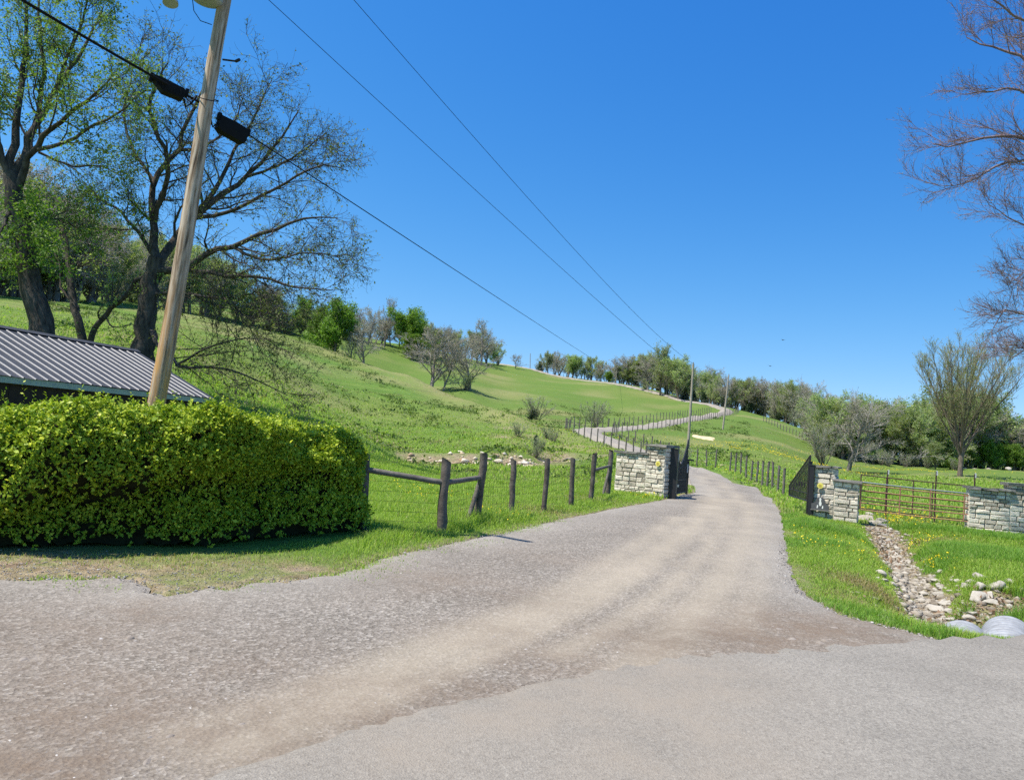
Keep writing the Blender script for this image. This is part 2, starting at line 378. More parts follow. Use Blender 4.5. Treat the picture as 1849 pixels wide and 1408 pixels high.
trk = [smooth_line([Pz(430,1352), Pz(600,1275), Pz(800,1178), Pz(960,1115), Pz(1090,1055), Pz(1200,990), Pz(1262,940), on(1290,905,25), on(1283,880,33), on(1262,861,44)]),
       smooth_line([Pz(1150,1215), Pz(1230,1130), Pz(1300,1050), Pz(1340,980), Pz(1352,930), on(1338,900,27), on(1310,875,37), on(1275,857,50)])]
d1, _ = seg_dist(gvv[:, 0], gvv[:, 1], trk[0]); d2, _ = seg_dist(gvv[:, 0], gvv[:, 1], trk[1])
tv = np.maximum(.7 * np.exp(-(d1 / .30) ** 2), .65 * np.exp(-(d2 / .30) ** 2))
for q_, (w_, k_) in zip(TR2, ((.17, .6), (.16, .65), (.2, .55), (.2, .5))): tv = np.maximum(tv, k_ * np.exp(-(seg_dist(gvv[:, 0], gvv[:, 1], smooth_line(q_))[0] / w_) ** 2))
set_attr(gravel.data, 'track', tv)
dl_ = np.minimum(seg_dist(gvv[:, 0], gvv[:, 1], ge)[0] / .75, seg_dist(gvv[:, 0], gvv[:, 1], gr_)[0] / .5)
set_attr(gravel.data, 'loose', np.exp(-dl_ ** 2) * (.4 + .6 * vnoise(gvv[:, 0], gvv[:, 1], 2.1, 6)))
def blobs(x, y, L):
    out = np.zeros(x.shape)
    for (px, py, rx, k) in L:
        c = G(px, py); out = np.maximum(out, k * np.exp(-(np.hypot(x - c.x, y - c.y) / rx) ** 2))
    return out
set_attr(gravel.data, 'bare', np.clip(blobs(gvv[:, 0], gvv[:, 1], [(1480,1140,.9,1), (1350,1155,.8,.9), (1200,1165,.7,.7), (80,1390,.45,1), (150,1300,.8,.75), (350,1310,.6,.7), (90,1150,1.0,.45), (420,1215,.8,.4), (1130,1150,.6,.5), (930,1080,.8,.35), (1000,1010,.8,.3), (600,1262,.5,.6), (40,1250,.9,.5), (1000,1200,.6,.6), (820,1265,.6,.7), (650,1310,.45,.8), (520,1350,.4,.7), (900,1150,.6,.4), (250,1110,.5,.6), (1580,1130,.7,.8), (780,1050,.9,.45)]), 0, 1))
# asphalt
m, nt_, b = mat('asphalt', .92, .2); s = NT(nt_); p = s.pos()
a1 = s.ramp(s.voro(95, p, out=1), (0, (.09, .083, .077)), (.3, (.225, .210, .195)), (.8, (.31, .292, .272)), (1, (.45, .43, .40)))
a2 = s.ramp(s.voro(48, p, out=1), (0, (.16, .148, .137)), (1, (.35, .33, .306))); col = s.mix(.45, a1, a2)
mot = s.ramp(s.noise(.9, 5, .6), (.3, .86), (.7, 1.08)); col = s.mix(1.0, col, mot, 'MULTIPLY')
dst = s.math('MULTIPLY', s.attr('dust'), s.ramp(s.noise(1.8, 5, .65), (.3, .2), (.65, .85))); col = s.mix(dst, col, (.285, .248, .212))
spk = s.ramp(s.voro(23, p), (.03, .35), (.07, 1.0)); col = s.mix(s.ramp(s.noise(3, 2, .5), (.5, 0.0), (.6, .8)), col, s.mix(1.0, col, spk, 'MULTIPLY'))
col = s.mix(1.0, col, (.96, .925, .83), 'MULTIPLY'); s.l(col, b.inputs['Base Color']); s.bump(s.math('ADD', s.voro(95, p), s.noise(160, 2, .6)), b, .55, .008); M_asph = m
road, rv = sheet('road', ASPH, .052, M_asph, lo=-.03, flat=0.0, label='pale worn asphalt road with a crumbling edge')
dd, _ = seg_dist(rv[:, 0], rv[:, 1], [Pz(700,1330), Pz(1000,1262), Pz(1230,1230), Pz(1180,1380)])
set_attr(road.data, 'dust', np.exp(-(dd / .75) ** 2))
# far part of the drive
DRV = [on(1300,880,33), on(1270,860,45), on(1228,843,57), on(1180,825,65), on(1130,806,73), on(1082,790,82), on(1060,780,89), on(1076,775,97), on(1130,772,109), on(1200,763,130), on(1270,752,165), on(1308,744.5,194), on(1311,741,205), on(1296,737,213), on(1262,729.5,224), on(1200,715,240), on(1100,692,270), on(1030,679,288), on(960,667.5,306), on(900,655,330)]
DL = smooth_line(DRV, 420)
tg = np.gradient(DL, axis=0); tg /= np.linalg.norm(tg, axis=1)[:, None]; nr = np.c_[tg[:, 1], -tg[:, 0]]
ks = np.linspace(-1, 1, 7); hw = (1.75 + .15 * np.sin(np.arange(420) * .37)) * (1 - .42 * sstep(226, 275, DL[:, 1]))
V = DL[:, None] + nr[:, None] * (ks[None, :, None] * hw[:, None, None]); rr = np.hypot(V[..., 0], V[..., 1])
Z = height(V[..., 0], V[..., 1]); Zm = Z.max(1, keepdims=True) * .6 + Z * .4
Zm = Zm - .10 * (1 - sstep(44, 53, V[..., 1]))
Z = np.where(np.abs(ks)[None] > .9, np.minimum(Z, Zm) - .15, Zm + .012 + .0012 * np.maximum(rr - 40, 0))
i = np.arange(419)[:, None] * 7; j = np.arange(6)[None]
fq = np.stack([i + j, i + 7 + j, i + 8 + j, i + j + 1], -1).reshape(-1, 4)
M_gfar = gravel_mat('far_gravel', .5)
drv = ob('driveway', mesh_np('driveway', np.dstack([V, Z]).reshape(-1, 3), fq, smooth=True, mats=[M_gfar]), kind='structure', label='winding gravel drive climbing the green hillside')
set_attr(drv.data, 'track', np.tile(.75 * np.exp(-((np.abs(ks) - .5) / .25) ** 2), 420)); set_attr(drv.data, 'bare', np.zeros(420 * 7)); set_attr(drv.data, 'loose', np.full(420 * 7, .5))

# terrain sheet
rr = np.concatenate([np.exp(np.arange(math.log(1.0), math.log(900), .0145)), [1000, 1100, 1200]])
th = np.concatenate([np.arange(-180, -50, 5), np.arange(-50, 50, .28), np.arange(50, 180, 5)]) * math.pi / 180
nr_, nt2 = len(rr), len(th)
Rg, Tg = np.meshgrid(rr, th, indexing='ij'); X, Y = Rg * np.sin(Tg), Rg * np.cos(Tg)
Z = height(X, Y)
dr, _ = seg_dist(X, Y, DL[::4]); dig = (dr < 2.2) & (np.hypot(X, Y) > 36)
Z = Z - np.where(dig, .10 + .0006 * np.maximum(rr[:, None] - 40, 0), 0) * np.clip((2.2 - dr) / .5, 0, 1)
inside = in_poly(X, Y, ASPH) | in_poly(X, Y, GRAVEL)
Z = Z - np.where(inside & (Rg < 60), .05, 0)
Z[-3:] = Z[-4] * np.array([.7, .3, 0])[:, None]
i = np.arange(nr_ - 1)[:, None] * nt2; j = np.arange(nt2)[None]; j2 = (j + 1) % nt2
fq = np.stack([i + j, i + j2, i + nt2 + j2, i + nt2 + j], -1).reshape(-1, 4)
co = np.stack([X, Y, Z], -1).reshape(-1, 3); co = np.vstack([co, [[0, 0, 0]]]); ci = len(co) - 1
ft = np.array([(ci, (k + 1) % nt2, k) for k in range(nt2)])
m, nt_, b = mat('pasture', .95, .1); s = NT(nt_); p = s.pos()
big = s.noise(.045, 5, .6); mid = s.noise(.35, 5, .65); fin = s.noise(2.6, 5, .7); tiny = s.noise(17, 4, .75)
c = s.mix(s.ramp(mid, (.35, 0), (.65, 1)), (.105, .190, .030), (.145, .235, .040))
c = s.mix(s.ramp(big, (.42, 0), (.62, .85)), c, (.180, .215, .052))
c = s.mix(s.ramp(fin, (.54, 0), (.64, .7)), c, (.075, .130, .030))
c = s.mix(s.ramp(s.noise(1.1, 6, .7), (.60, 0), (.72, .65)), c, (.27, .235, .11))
mpc = s.n('Mapping'); mpc.inputs['Scale'].default_value = (.05, .05, 1.5); s.l(p, mpc.inputs[0]); ctr = s.noise(1.0, 4, .6, mpc.outputs[0], .6)
c = s.mix(s.math('MULTIPLY', s.attr('far'), s.ramp(ctr, (.50, 0), (.62, .4))), c, (.205, .235, .065)); c = s.mix(s.math('MULTIPLY', s.attr('far'), s.ramp(ctr, (.30, .6), (.42, 0))), c, (.085, .135, .032))
c = s.mix(s.math('MULTIPLY', s.attr('upland'), s.ramp(mid, (.3, .45), (.7, .9))), c, (.115, .178, .036))
c = s.mix(s.ramp(s.noise(.16, 6, .75), (.57, 0), (.70, .5)), c, (.235, .225, .085))
c = s.mix(1.0, c, s.ramp(tiny, (.25, .55), (.75, 1.4)), 'MULTIPLY')
c = s.mix(s.math('MULTIPLY', s.attr('dry'), s.ramp(fin, (.35, .25), (.6, 1))), c, s.mix(tiny, (.21, .175, .08), (.42, .35, .18)))
soil = s.mix(s.ramp(s.voro(9, p, out=1), (0, 0), (1, 1)), (.19, .125, .08), (.46, .35, .235))
soil = s.mix(s.ramp(s.noise(25, 4, .7), (.55, 0), (.7, .8)), soil, (.42, .38, .31))
c = s.mix(s.math('MULTIPLY', s.attr('dirt'), s.ramp(fin, (.32, .35), (.55, 1))), c, soil)
s.l(c, b.inputs['Base Color']); s.bump(s.math('ADD', s.math('MULTIPLY', fin, .9), s.math('MULTIPLY', tiny, .35)), b, .9, .22); M_past = m
ground = ob('ground', mesh_np('ground', co, fq, ft, smooth=True, mats=[M_past]), kind='structure')
x, y = co[:, 0], co[:, 1]; r = np.hypot(x, y)
dD, pr = seg_dist(x, y, DITCH); dB, _ = seg_dist(x, y, BANK); dS, ps = seg_dist(x, y, STREAM)
dirt = np.maximum(np.exp(-(dD / .5) ** 4), .9 * np.exp(-(dB / .85) ** 2))
ns = vnoise(x, y, 1.1, 5)
dirt = np.maximum(dirt, np.exp(-(dS / 3.0) ** 4) * np.clip(ns * 2.6 - .25, 0, 1) * (ps > 1.5))
dirt = np.maximum(dirt, blobs(x, y, [(1040,805,1.0,.5), (920,775,1.6,.75), (905,790,1.0,.8), (955,787,1.3,.5), (700,808,1.8,.8), (735,812,1.2,.7), (1005,765,1.5,.5), (1455,907,.4,1)]))
dE, _ = seg_dist(x, y, ge); dirt = np.maximum(dirt, .8 * np.exp(-(dE / .25) ** 2) * (r < 60)); dE2, _ = seg_dist(x, y, gr_); dirt = np.maximum(dirt, .6 * np.exp(-(dE2 / .22) ** 2) * (r < 60))
dirt = np.maximum(dirt, blobs(x, y, [(60,1020,1.0,1), (200,1030,.9,.8), (430,1020,.7,.5), (540,1028,.35,.9)]) * (r < 12))
dry = blobs(x, y, [(130,1045,1.3,.9), (330,1030,1.0,.8), (520,1022,.7,.6), (1560,1060,.6,.9), (1600,1090,.5,.9), (1590,1020,.5,.5), (985,925,1.2,.6), (1060,905,1.2,.7), (1700,975,.7,.5), (1180,908,.8,.5), (1760,1090,.8,.8), (1230,905,.8,.6)])
crest = seg_dist(x, y, CREST)[0]; dry = np.maximum(dry, .8 * np.exp(-(crest / 5) ** 2) * np.clip(.3 + vnoise(x, y, .25, 19), 0, 1))
dry = np.maximum(dry, .6 * np.clip(vnoise(x, y, .16, 9) * 2.6 - 1.55, 0, 1) * (r > 60))
dry = np.maximum(dry, blobs(x, y, [(900,712,9,.55), (880,685,10,.5), (1190,715,9,.5), (420,595,8,.7)]))
set_attr(ground.data, 'upland', sstep(-4, 14, r - np.interp(np.arctan2(x, y), CR_A, CR_R)) * sstep(70, 110, r)); set_attr(ground.data, 'far', sstep(38, 75, r)); set_attr(ground.data, 'dirt', np.clip(dirt, 0, 1)); set_attr(ground.data, 'dry', np.clip(dry, 0, 1))

# pale bare earth patch on the pasture by the poles
c0 = on(1272, 788, 104); pl = []
for k in range(26):
    a = k / 26 * 2 * math.pi; q = 1 + .22 * math.sin(3 * a + 1) + .12 * math.sin(7 * a)
    pl.append((c0.x + math.cos(a) * 1.55 * q, c0.y + math.sin(a) * 5.0 * q))
pl = np.array(pl); pz = height(pl[:, 0], pl[:, 1]) + .06; hc = hz(c0.x, c0.y) + .16
mdl = (pl + np.array([c0.x, c0.y])) / 2; mz = height(mdl[:, 0], mdl[:, 1]) + .14
v = np.vstack([np.c_[pl, pz - .15], np.c_[mdl, mz], [[c0.x, c0.y, hc]]])
q = [(k, (k + 1) % 26, 26 + (k + 1) % 26, 26 + k) for k in range(26)]; t = [(26 + k, 26 + (k + 1) % 26, 52) for k in range(26)]
M_earth = simple('bare_earth', (.50, .37, .21), (.66, .52, .33), 2.5, .95, .1, .5, .05, coord='pos')
ob('bare_soil', mesh_np('bare_soil', v, q, t, smooth=True, mats=[M_earth]), kind='structure', label='pale orange patch of bare soil on the green pasture')
# ------------------------------------------------------------------ stone gateway
M_stone, nt_, b = mat('limestone', .92, .2); s = NT(nt_); p = s.pos()
c = s.ramp(s.island(), (0, (.26, .235, .19)), (.10, (.45, .41, .34)), (.5, (.64, .59, .50)), (1, (.78, .72, .62)))
c = s.mix(s.ramp(s.noise(2.3, 6, .75), (.50, 0), (.68, .7)), c, (.30, .27, .23)); c = s.mix(s.ramp(s.noise(9, 5, .7), (.55, 0), (.66, .7)), c, (.13, .12, .11)); c = s.mix(s.ramp(s.noise(6.5, 4, .7), (.60, 0), (.68, .5)), c, (.42, .40, .25)); c = s.mix(1.0, c, s.ramp(s.noise(38, 4, .7), (.3, .72), (.7, 1.2)), 'MULTIPLY')
c = s.mix(1.0, c, (1.04, 1.0, .93), 'MULTIPLY'); s.l(c, b.inputs['Base Color']); s.bump(s.noise(26, 5, .7), b, .8, .02)
M_mortar = simple('mortar', (.19, .175, .15), (.12, .11, .095), 14, .95, .1, .6, .01, coord='pos')
M_cap = simple('flagstone', (.27, .25, .215), (.13, .125, .11), 5, .95, .15, .8, .02, coord='pos')
M_black = simple('black_iron', (.012, .012, .014), (.022, .02, .02), 9, .5, .4, .2, .004)
M_rust = simple('rusty_steel', (.42, .20, .12), (.25, .13, .085), 9, .75, .3, .4, .004)
M_drust = simple('dark_rusty_steel', (.12, .055, .04), (.05, .04, .036), 9, .7, .3, .4, .004)
M_galv = simple('galvanised_steel', (.50, .50, .50), (.36, .36, .37), 12, .42, .5, .1, .003, metal=.55)
def masonry(root, L, D, H, seed, course=.132, lo=-.35):
    "a block of coursed rubble in the thing's own frame: x along the front, y to the back"
    r = np.random.default_rng(seed); core = MB(); core.box((0, 0, (H + lo) / 2), (L / 2 - .035, D / 2 - .035, (H - lo) / 2)); core.build('mortar_core', M_mortar, root)
    st = MB()
    for (ax, half, dep) in (((1, 0, 0), L / 2, D / 2), ((0, 1, 0), D / 2, L / 2), ((-1, 0, 0), L / 2, D / 2), ((0, -1, 0), D / 2, L / 2)):
        X = np.array(ax, float); Yv = np.array((-ax[1], ax[0], 0.0)); z = lo
        while z < H - .02:
            h = min(course * r.uniform(.72, 1.3), H - z)
            if H - z - h < .05: h = H - z
            x = -half
            while x < half - .01:
                wd = h * r.uniform(1.1, 3.4)
                if half - x - wd < .1: wd = half - x
                st.stone(X * (x + wd / 2) - Yv * (dep - .035) + np.array((0, 0, z + h / 2)), (wd / 2 - .007, .045 + r.uniform(-.01, .012), h / 2 - .007), (X, Yv, (0, 0, 1)), r)
                x += wd
            z += h
    st.build('stonework', M_stone, root)
def capstone(root, L, D, H, seed, over=.085):
    r = np.random.default_rng(seed); mb = MB(); x = -L / 2 - over
    while x < L / 2 + over - .01:
        wd = min(r.uniform(.35, .7), L / 2 + over - x)
        if L / 2 + over - x - wd < .15: wd = L / 2 + over - x
        mb.box((x + wd / 2, r.uniform(-.012, .012), H + .035 + r.uniform(-.006, .008)), (wd / 2 - .004, D / 2 + over + r.uniform(-.02, .02), .033), jit=.016, rng=r); x += wd
    mb.build('capstone', M_cap, root)
def wall_at(name, label, cat, pL, pR, D, H, seed, group=None):
    pL, pR = Vector(pL), Vector(pR); d = pR - pL; L = math.hypot(d.x, d.y); a = math.atan2(d.y, d.x)
    mid = (pL + pR) / 2 + Vector((-math.sin(a), math.cos(a), 0)) * D / 2
    t = thing(name, label, cat, (mid.x, mid.y, hz(mid.x, mid.y)), a, group)
    masonry(t, L, D, H, seed); capstone(t, L, D, H, seed + 50)
    return t, L, a
LP0, LP1, LW0 = on(1163, 894, 26.2), on(1196.5, 899, 25.7), on(1109, 884, 27.1)
lpil, lpl, lpa = wall_at('gate_pillar', 'tall stone gate pillar with yellow disc, left of the gravel drive', 'gate pillar', LP0, LP1, .62, 1.66, 11)
lwing, _, _ = wall_at('wing_wall', 'low stone wing wall joined to the left gate pillar beside the fence', 'stone wall', LW0, LP0, .40, 1.36, 12)
RP0, RP1, RW1 = on(1467, 929, 23.3), on(1504, 937, 23.0), on(1548, 943, 22.7)
rpil, rpl, rpa = wall_at('gate_pillar', 'tall stone gate pillar with dog plaque at its foot, right of the drive', 'gate pillar', RP0, RP1, .62, 1.55, 13)
rwing, _, _ = wall_at('wing_wall', 'low stone wing wall between the right gate pillar and rusty tube gate', 'stone wall', RP1, RW1, .40, 1.22, 14)
QW0, QW1, QP1 = on(1748, 957, 22.2), on(1822, 964, 21.9), on(1900, 972, 21.6)
wall_at('wing_wall', 'low stone wall right of the rusty tube gate, above the ditch grass', 'stone wall', QW0, QW1, .40, 1.15, 15)
wall_at('gate_pillar', 'stone pillar cut off by the right edge of the photo', 'gate pillar', QW1, QP1, .62, 1.36, 16)
M_yel = simple('yellow_plate', (.78, .70, .16), (.66, .58, .12), 6, .5, .3, 0)
M_yelm = simple('faded_print', (.50, .36, .06), (.62, .48, .08), 12, .6, .2, 0)
def disc_sign(root, L, D, x, z, label):
    a = root.rotation_euler.z; t = thing('round_sign', label, 'sign', root.matrix_basis @ Vector((x, -D / 2 - .075, z)), a, 'round yellow signs on the gate pillars')
    mb = MB(); mb.tube([(0, .01, 0), (0, -.006, 0)], .085, 24, smooth=False); mb.build('plate', M_yel, t)
    mk = MB()
    for (bx, bz, w_) in ((0, .034, .036), (-.008, .008, .05), (.006, -.018, .044), (0, -.042, .03)): mk.box((bx, -.0085, bz), (w_, .002, .0075))
    mk.build('printed_mark', M_yelm, t)
disc_sign(lpil, lpl, .62, .14, 1.10, 'round yellow sign on the pillar left of the drive')
disc_sign(rpil, rpl, .62, -.10, 1.02, 'round yellow sign on the pillar right of the drive, above the dog plaque')
# dog plaque on two stakes
M_slate = simple('dark_slate', (.06, .06, .062), (.10, .10, .10), 14, .7, .3, .3, .004)
M_white = simple('white_paint', (.78, .76, .70), (.66, .64, .58), 9, .6, .3, .1, .002)
pq = thing('dog_plaque', 'dark plaque shaped like a dog with a white blaze, on two stakes', 'plaque', rpil.matrix_basis @ Vector((-.06, -.46, -.02)), rpa)
prof = [(-.24, 0), (.24, 0), (.25, .13), (.20, .17), (.15, .20), (.12, .30), (.07, .36), (0, .385), (-.06, .37), (-.11, .32), (-.13, .24), (-.18, .20), (-.25, .17)]
def prism(mb, pr_, z0, y0, y1, sc=1.0):
    n = len(pr_); v = [(x * sc, y0, z0 + z * sc) for x, z in pr_] + [(x * sc, y1, z0 + z * sc) for x, z in pr_]
    c0 = (np.mean([q[0] for q in v[:n]]), y0, np.mean([q[2] for q in v[:n]])); c1 = (c0[0], y1, c0[2]); v += [c0, c1]
    mb.add(v, [(k, (k + 1) % n, n + (k + 1) % n, n + k) for k in range(n)], [((k + 1) % n, k, 2 * n) for k in range(n)] + [(n + k, n + (k + 1) % n, 2 * n + 1) for k in range(n)])
mb = MB(); prism(mb, prof, .33, -.02, .02); mb.build('board', M_slate, pq)
mb = MB(); prism(mb, [(-.022, .12), (.03, .12), (.04, .2), (.022, .25), (.026, .33), (0, .365), (-.03, .33), (-.02, .25), (-.035, .2)], .33, -.026, -.018); prism(mb, [(-.10, .045), (-.06, .05), (-.05, .12), (-.075, .15)], .33, -.026, -.018); prism(mb, [(.05, .045), (.09, .05), (.085, .14), (.06, .12)], .33, -.026, -.018); mb.build('white_marking', M_white, pq)
mb = MB(); mb.box((0, -.01, .322), (.26, .035, .012)); mb.build('ledge', M_cap, pq)
for sx in (-.19, .16):
    mb = MB(); mb.tube([(sx, 0, -.25), (sx, 0, .32)], .009, 6); mb.build('stake', M_black, pq)

# ------------------------------------------------------------------ iron drive gates
def gate_leaf(label, hinge, ang, L, top, H0, post_h, n=22, pw=.048):
    t = thing('iron_gate', label, 'gate', hinge, ang, None); fr = MB(); br = MB()
    xs = np.linspace(0, L, 26); tp = np.array([top(x / L) for x in xs])
    fr.tube(np.c_[xs, 0 * xs, tp], .022, 8); fr.tube([(0, 0, H0), (L, 0, H0)], .022, 8); fr.tube([(0, 0, H0), (0, 0, tp[0])], .026, 8); fr.tube([(L, 0, H0), (L, 0, tp[-1])], .026, 8)
    mid = H0 + .35 * (tp.min() - H0) + .1; fr.tube([(0, 0, mid), (L, 0, mid)], .016, 6); fr.tube(np.c_[xs, 0 * xs, np.maximum(tp - .16, mid)], .014, 6); fr.build('frame', M_black, t)
    for x in np.linspace(0, L, n)[1:-1]:
        br.tube([(x, 0, H0), (x, 0, top(x / L))], .011, 6)
    for k in range(7):
        cx = L * (k + .5) / 7; cz = min(top((k + .5) / 7) - .3, .95); q = np.linspace(0, 4.2 * math.pi, 30); rad = .02 + .016 * q / 2
        if cz > mid: br.tube(np.c_[cx + rad * np.cos(q) * .8, 0 * q - .012, cz + rad * np.sin(q) * .8], .009, 5)
    br.build('bars', M_black, t)
    ps = MB(); ps.box((-.02 - pw, 0, post_h / 2 - .2), (pw, pw, post_h / 2 + .2)); ps.box((-.02 - pw, 0, post_h + .012), (pw + .01, pw + .01, .012)); ps.build('post', M_black, t)
    for z in (H0 + .25, post_h - .3):
        h = MB(); h.box((-.015, 0, z), (.03, .02, .03)); h.build('hinge', M_black, t)
    return t
hl = on(1215, 897, 26.1); el = on(1236.5, 893, 28.3)
lg = gate_leaf('black iron gate leaf with swooping top folded back at the left pillar', hl, math.atan2(el.y - hl.y, el.x - hl.x), (Vector(el) - Vector(hl)).length,
          lambda t: 1.52 - .42 * math.sin(min(t / .62, 1) * math.pi / 2) + .92 * max(0, (t - .45) / .55) ** 1.6, .12, 1.62, 46, .125)  # hinge post widened in black to stand in for the pillar's shaded side
bx = MB(); bx.box((.4, -.06, .40), (.16, .02, .04)); bx.build('latch_plate', M_galv, lg)
bx = MB(); bx.box((-.14, -.14, 1.36), (.025, .012, .13)); bx.build('bracket', M_galv, lg)
kp = thing('gate_stop_post', 'short dark post with pale box beside the open left gate leaf', 'post', on(1239, 892, 28.6), .3)
mb = MB(); mb.tube([(0, 0, -.3), (0, 0, 1.2)], .05, 10); mb.build('shaft', M_black, kp); mb = MB(); mb.box((0, 0, 1.235), (.16, .12, .03)); mb.build('flat_cap', M_black, kp); mb = MB(); mb.box((-.09, -.05, .92), (.05, .05, .16)); mb.build('control_box', M_galv, kp)
hr = on(1458, 921, 23.6); er = on(1425, 893, 26.4)
rg = gate_leaf('black iron gate leaf with steeply falling top beside the right pillar', hr, math.atan2(er.y - hr.y, er.x - hr.x), (Vector(er) - Vector(hr)).length,
          lambda t: 1.86 - 1.02 * t, .48, 1.66, 24)
gp = thing('gate_hinge_post', 'thick black steel post against the right stone pillar', 'post', on(1462.5, 929, 23.25), rpa)
mb = MB(); mb.box((0, 0, .62), (.065, .065, .95)); mb.build('shaft', M_black, gp); mb = MB(); mb.box((0, 0, 1.585), (.08, .08, .015)); mb.build('flat_cap', M_black, gp)

# ------------------------------------------------------------------ rusty tube gates
def tube_gate(label, pL, pR, H, rails, verts, mt, topm, rad=.0165):
    d = Vector(pR) - Vector(pL); L = math.hypot(d.x, d.y); t = thing('tube_gate', label, 'gate', pL, math.atan2(d.y, d.x)); zr = (pR.z - pL.z)
    f = lambda x, z: (x, 0, z + zr * x / L)
    for k, z in enumerate(rails):
        mb = MB(); mb.tube([f(.02, z), f(L * .5, z - .012), f(L - .02, z)], rad, 8); mb.build('rail', topm if k == 0 else mt, t)
    for x in verts:
        mb = MB(); mb.tube([f(L * x, rails[-1]), f(L * x, rails[0])], rad * 1.1, 8); mb.build('upright', mt, t)
    return t
gL, gR = on(1551, 942, 22.75), on(1747, 957, 22.3); gL.z = .03; gR.z = -.05
tg_a = tube_gate('long rusty tube gate with a pale galvanised top rail', gL, gR, 1.15, (1.10, 1.03, .86, .68, .50, .30), (.005, .37, .65, .96), M_rust, M_galv)
gL2, gR2 = on(1549, 938, 23.6), on(1745, 950, 23.2); gL2.z = .05; gR2.z = -.03
tg_b = tube_gate('dark rusty tube gate panel standing behind the long tube gate', gL2, gR2, 1.3, (1.28, 1.05, .8, .52, .28), (.01, .25, .5, .68, .99), M_drust, M_drust)
M_wood = simple('weathered_post', (.19, .16, .13), (.055, .045, .037), 5, .95, .1, .8, .015, coord='pos')
M_woodg = simple('grey_post', (.20, .18, .15), (.09, .08, .066), 6, .95, .1, .6, .012, coord='pos')
for (px, Y) in ((1599, 24.2), (1687, 23.9), (1757, 23.6)):
    q = on(px, 940, Y); t = thing('steel_fence_post', 'thin steel fence post with a white tip behind the rusty tube gates', 'post', q, 0, 'thin steel posts behind the tube gates')
    mb = MB(); mb.box((0, 0, .6), (.018, .012, .95)); mb.build('shaft', M_drust, t); mb = MB(); mb.box((0.02, 0, 1.5), (.019, .013, .07)); mb.build('tip', M_white, t)

# ------------------------------------------------------------------ fences
def post_mesh(h, rad, seed, k=10):
    r = np.random.default_rng(seed); mb = MB(); zs = np.linspace(-.35, h, 7); pts = np.c_[r.normal(0, .006, 7), r.normal(0, .006, 7), zs]
    mb.tube(pts, rad * (1 + .06 * r.normal(size=7)), k); v = mb.v[0]; top = v[-k:]; top[:, 2] += .035 * (top[:, 0] + top[:, 1] * .5) / rad; return mb
def near_fence():
    t = thing('wooden_fence', 'dark weathered post and wire fence with rails, beside the hedge', 'fence', (0, 0, 0)); r = np.random.default_rng(3)
    L = [(653, 952, 12.35, 1.15, .085), (797, 957, 12.7, 1.17, .082), (861, 941, 14.4, 1.26, .080), (922, 933, 15.8, 1.16, .07), (982, 922, 17.6, 1.18, .07), (1030, 914, 19.5, 1.2, .07), (1066, 906, 21.6, 1.36, .08), (1097, 896, 24.3, 1.42, .085)]
    tops = []
    for i, (px, py, Y, h, rad) in enumerate(L):
        q = on(px, py, Y); mb = post_mesh(h, rad * .9, i + 20); o = mb.build('post', M_wood, t); o.location = q; o.rotation_euler = (r.normal(0, .015), R_(1.2) + r.normal(0, .012), r.uniform(0, 6)); tops.append((q, h))
    T = lambda i, f: Vector(tops[i][0]) + Vector((0, 0, tops[i][1] * f))
    for a, b_, f0, f1, rd in ((0, 1, .80, .68, .046), (1, 2, .68, .66, .046), (6, 7, .66, .66, .042)):
        mb = MB(); p0, p1 = T(a, f0), T(b_, f1); k = np.linspace(0, 1, 6)[:, None]; mb.tube(np.array(p0) * (1 - k) + np.array(p1) * k + r.normal(0, .003, (6, 3)), rd, 9); mb.build('rail', M_woodg, t)
    for a, b_ in ((2, 1), (7, 6)):
        p0 = T(a, .62); p1 = Vector(tops[a][0]).lerp(Vector(tops[b_][0]), .10); p1.x -= .12; p1.y -= .1; mb = MB(); mb.tube([p0, p1], .042, 8); mb.build('brace', M_woodg, t)
    mb = MB()
    for f in np.linspace(.12, .93, 7):
        for i in range(7): mb.tube([T(i, f), T(i + 1, f)], .0022, 4, cap=False)
    for i in range(1, 7):
        for k in np.linspace(.07, .93, 14): mb.tube([T(i, .12).lerp(T(i + 1, .12), k), T(i, .80).lerp(T(i + 1, .80), k)], .0014, 4, cap=False)
    mb.build('woven_wire', M_drust, t)
near_fence()
PM = [post_mesh(1.3, .06, 40 + k, 7) for k in range(3)]
PMESH = [m.build('post', M_woodg) for m in PM]
sl_ = np.concatenate([[0], np.cumsum(np.hypot(*np.diff(DL, axis=0).T))])
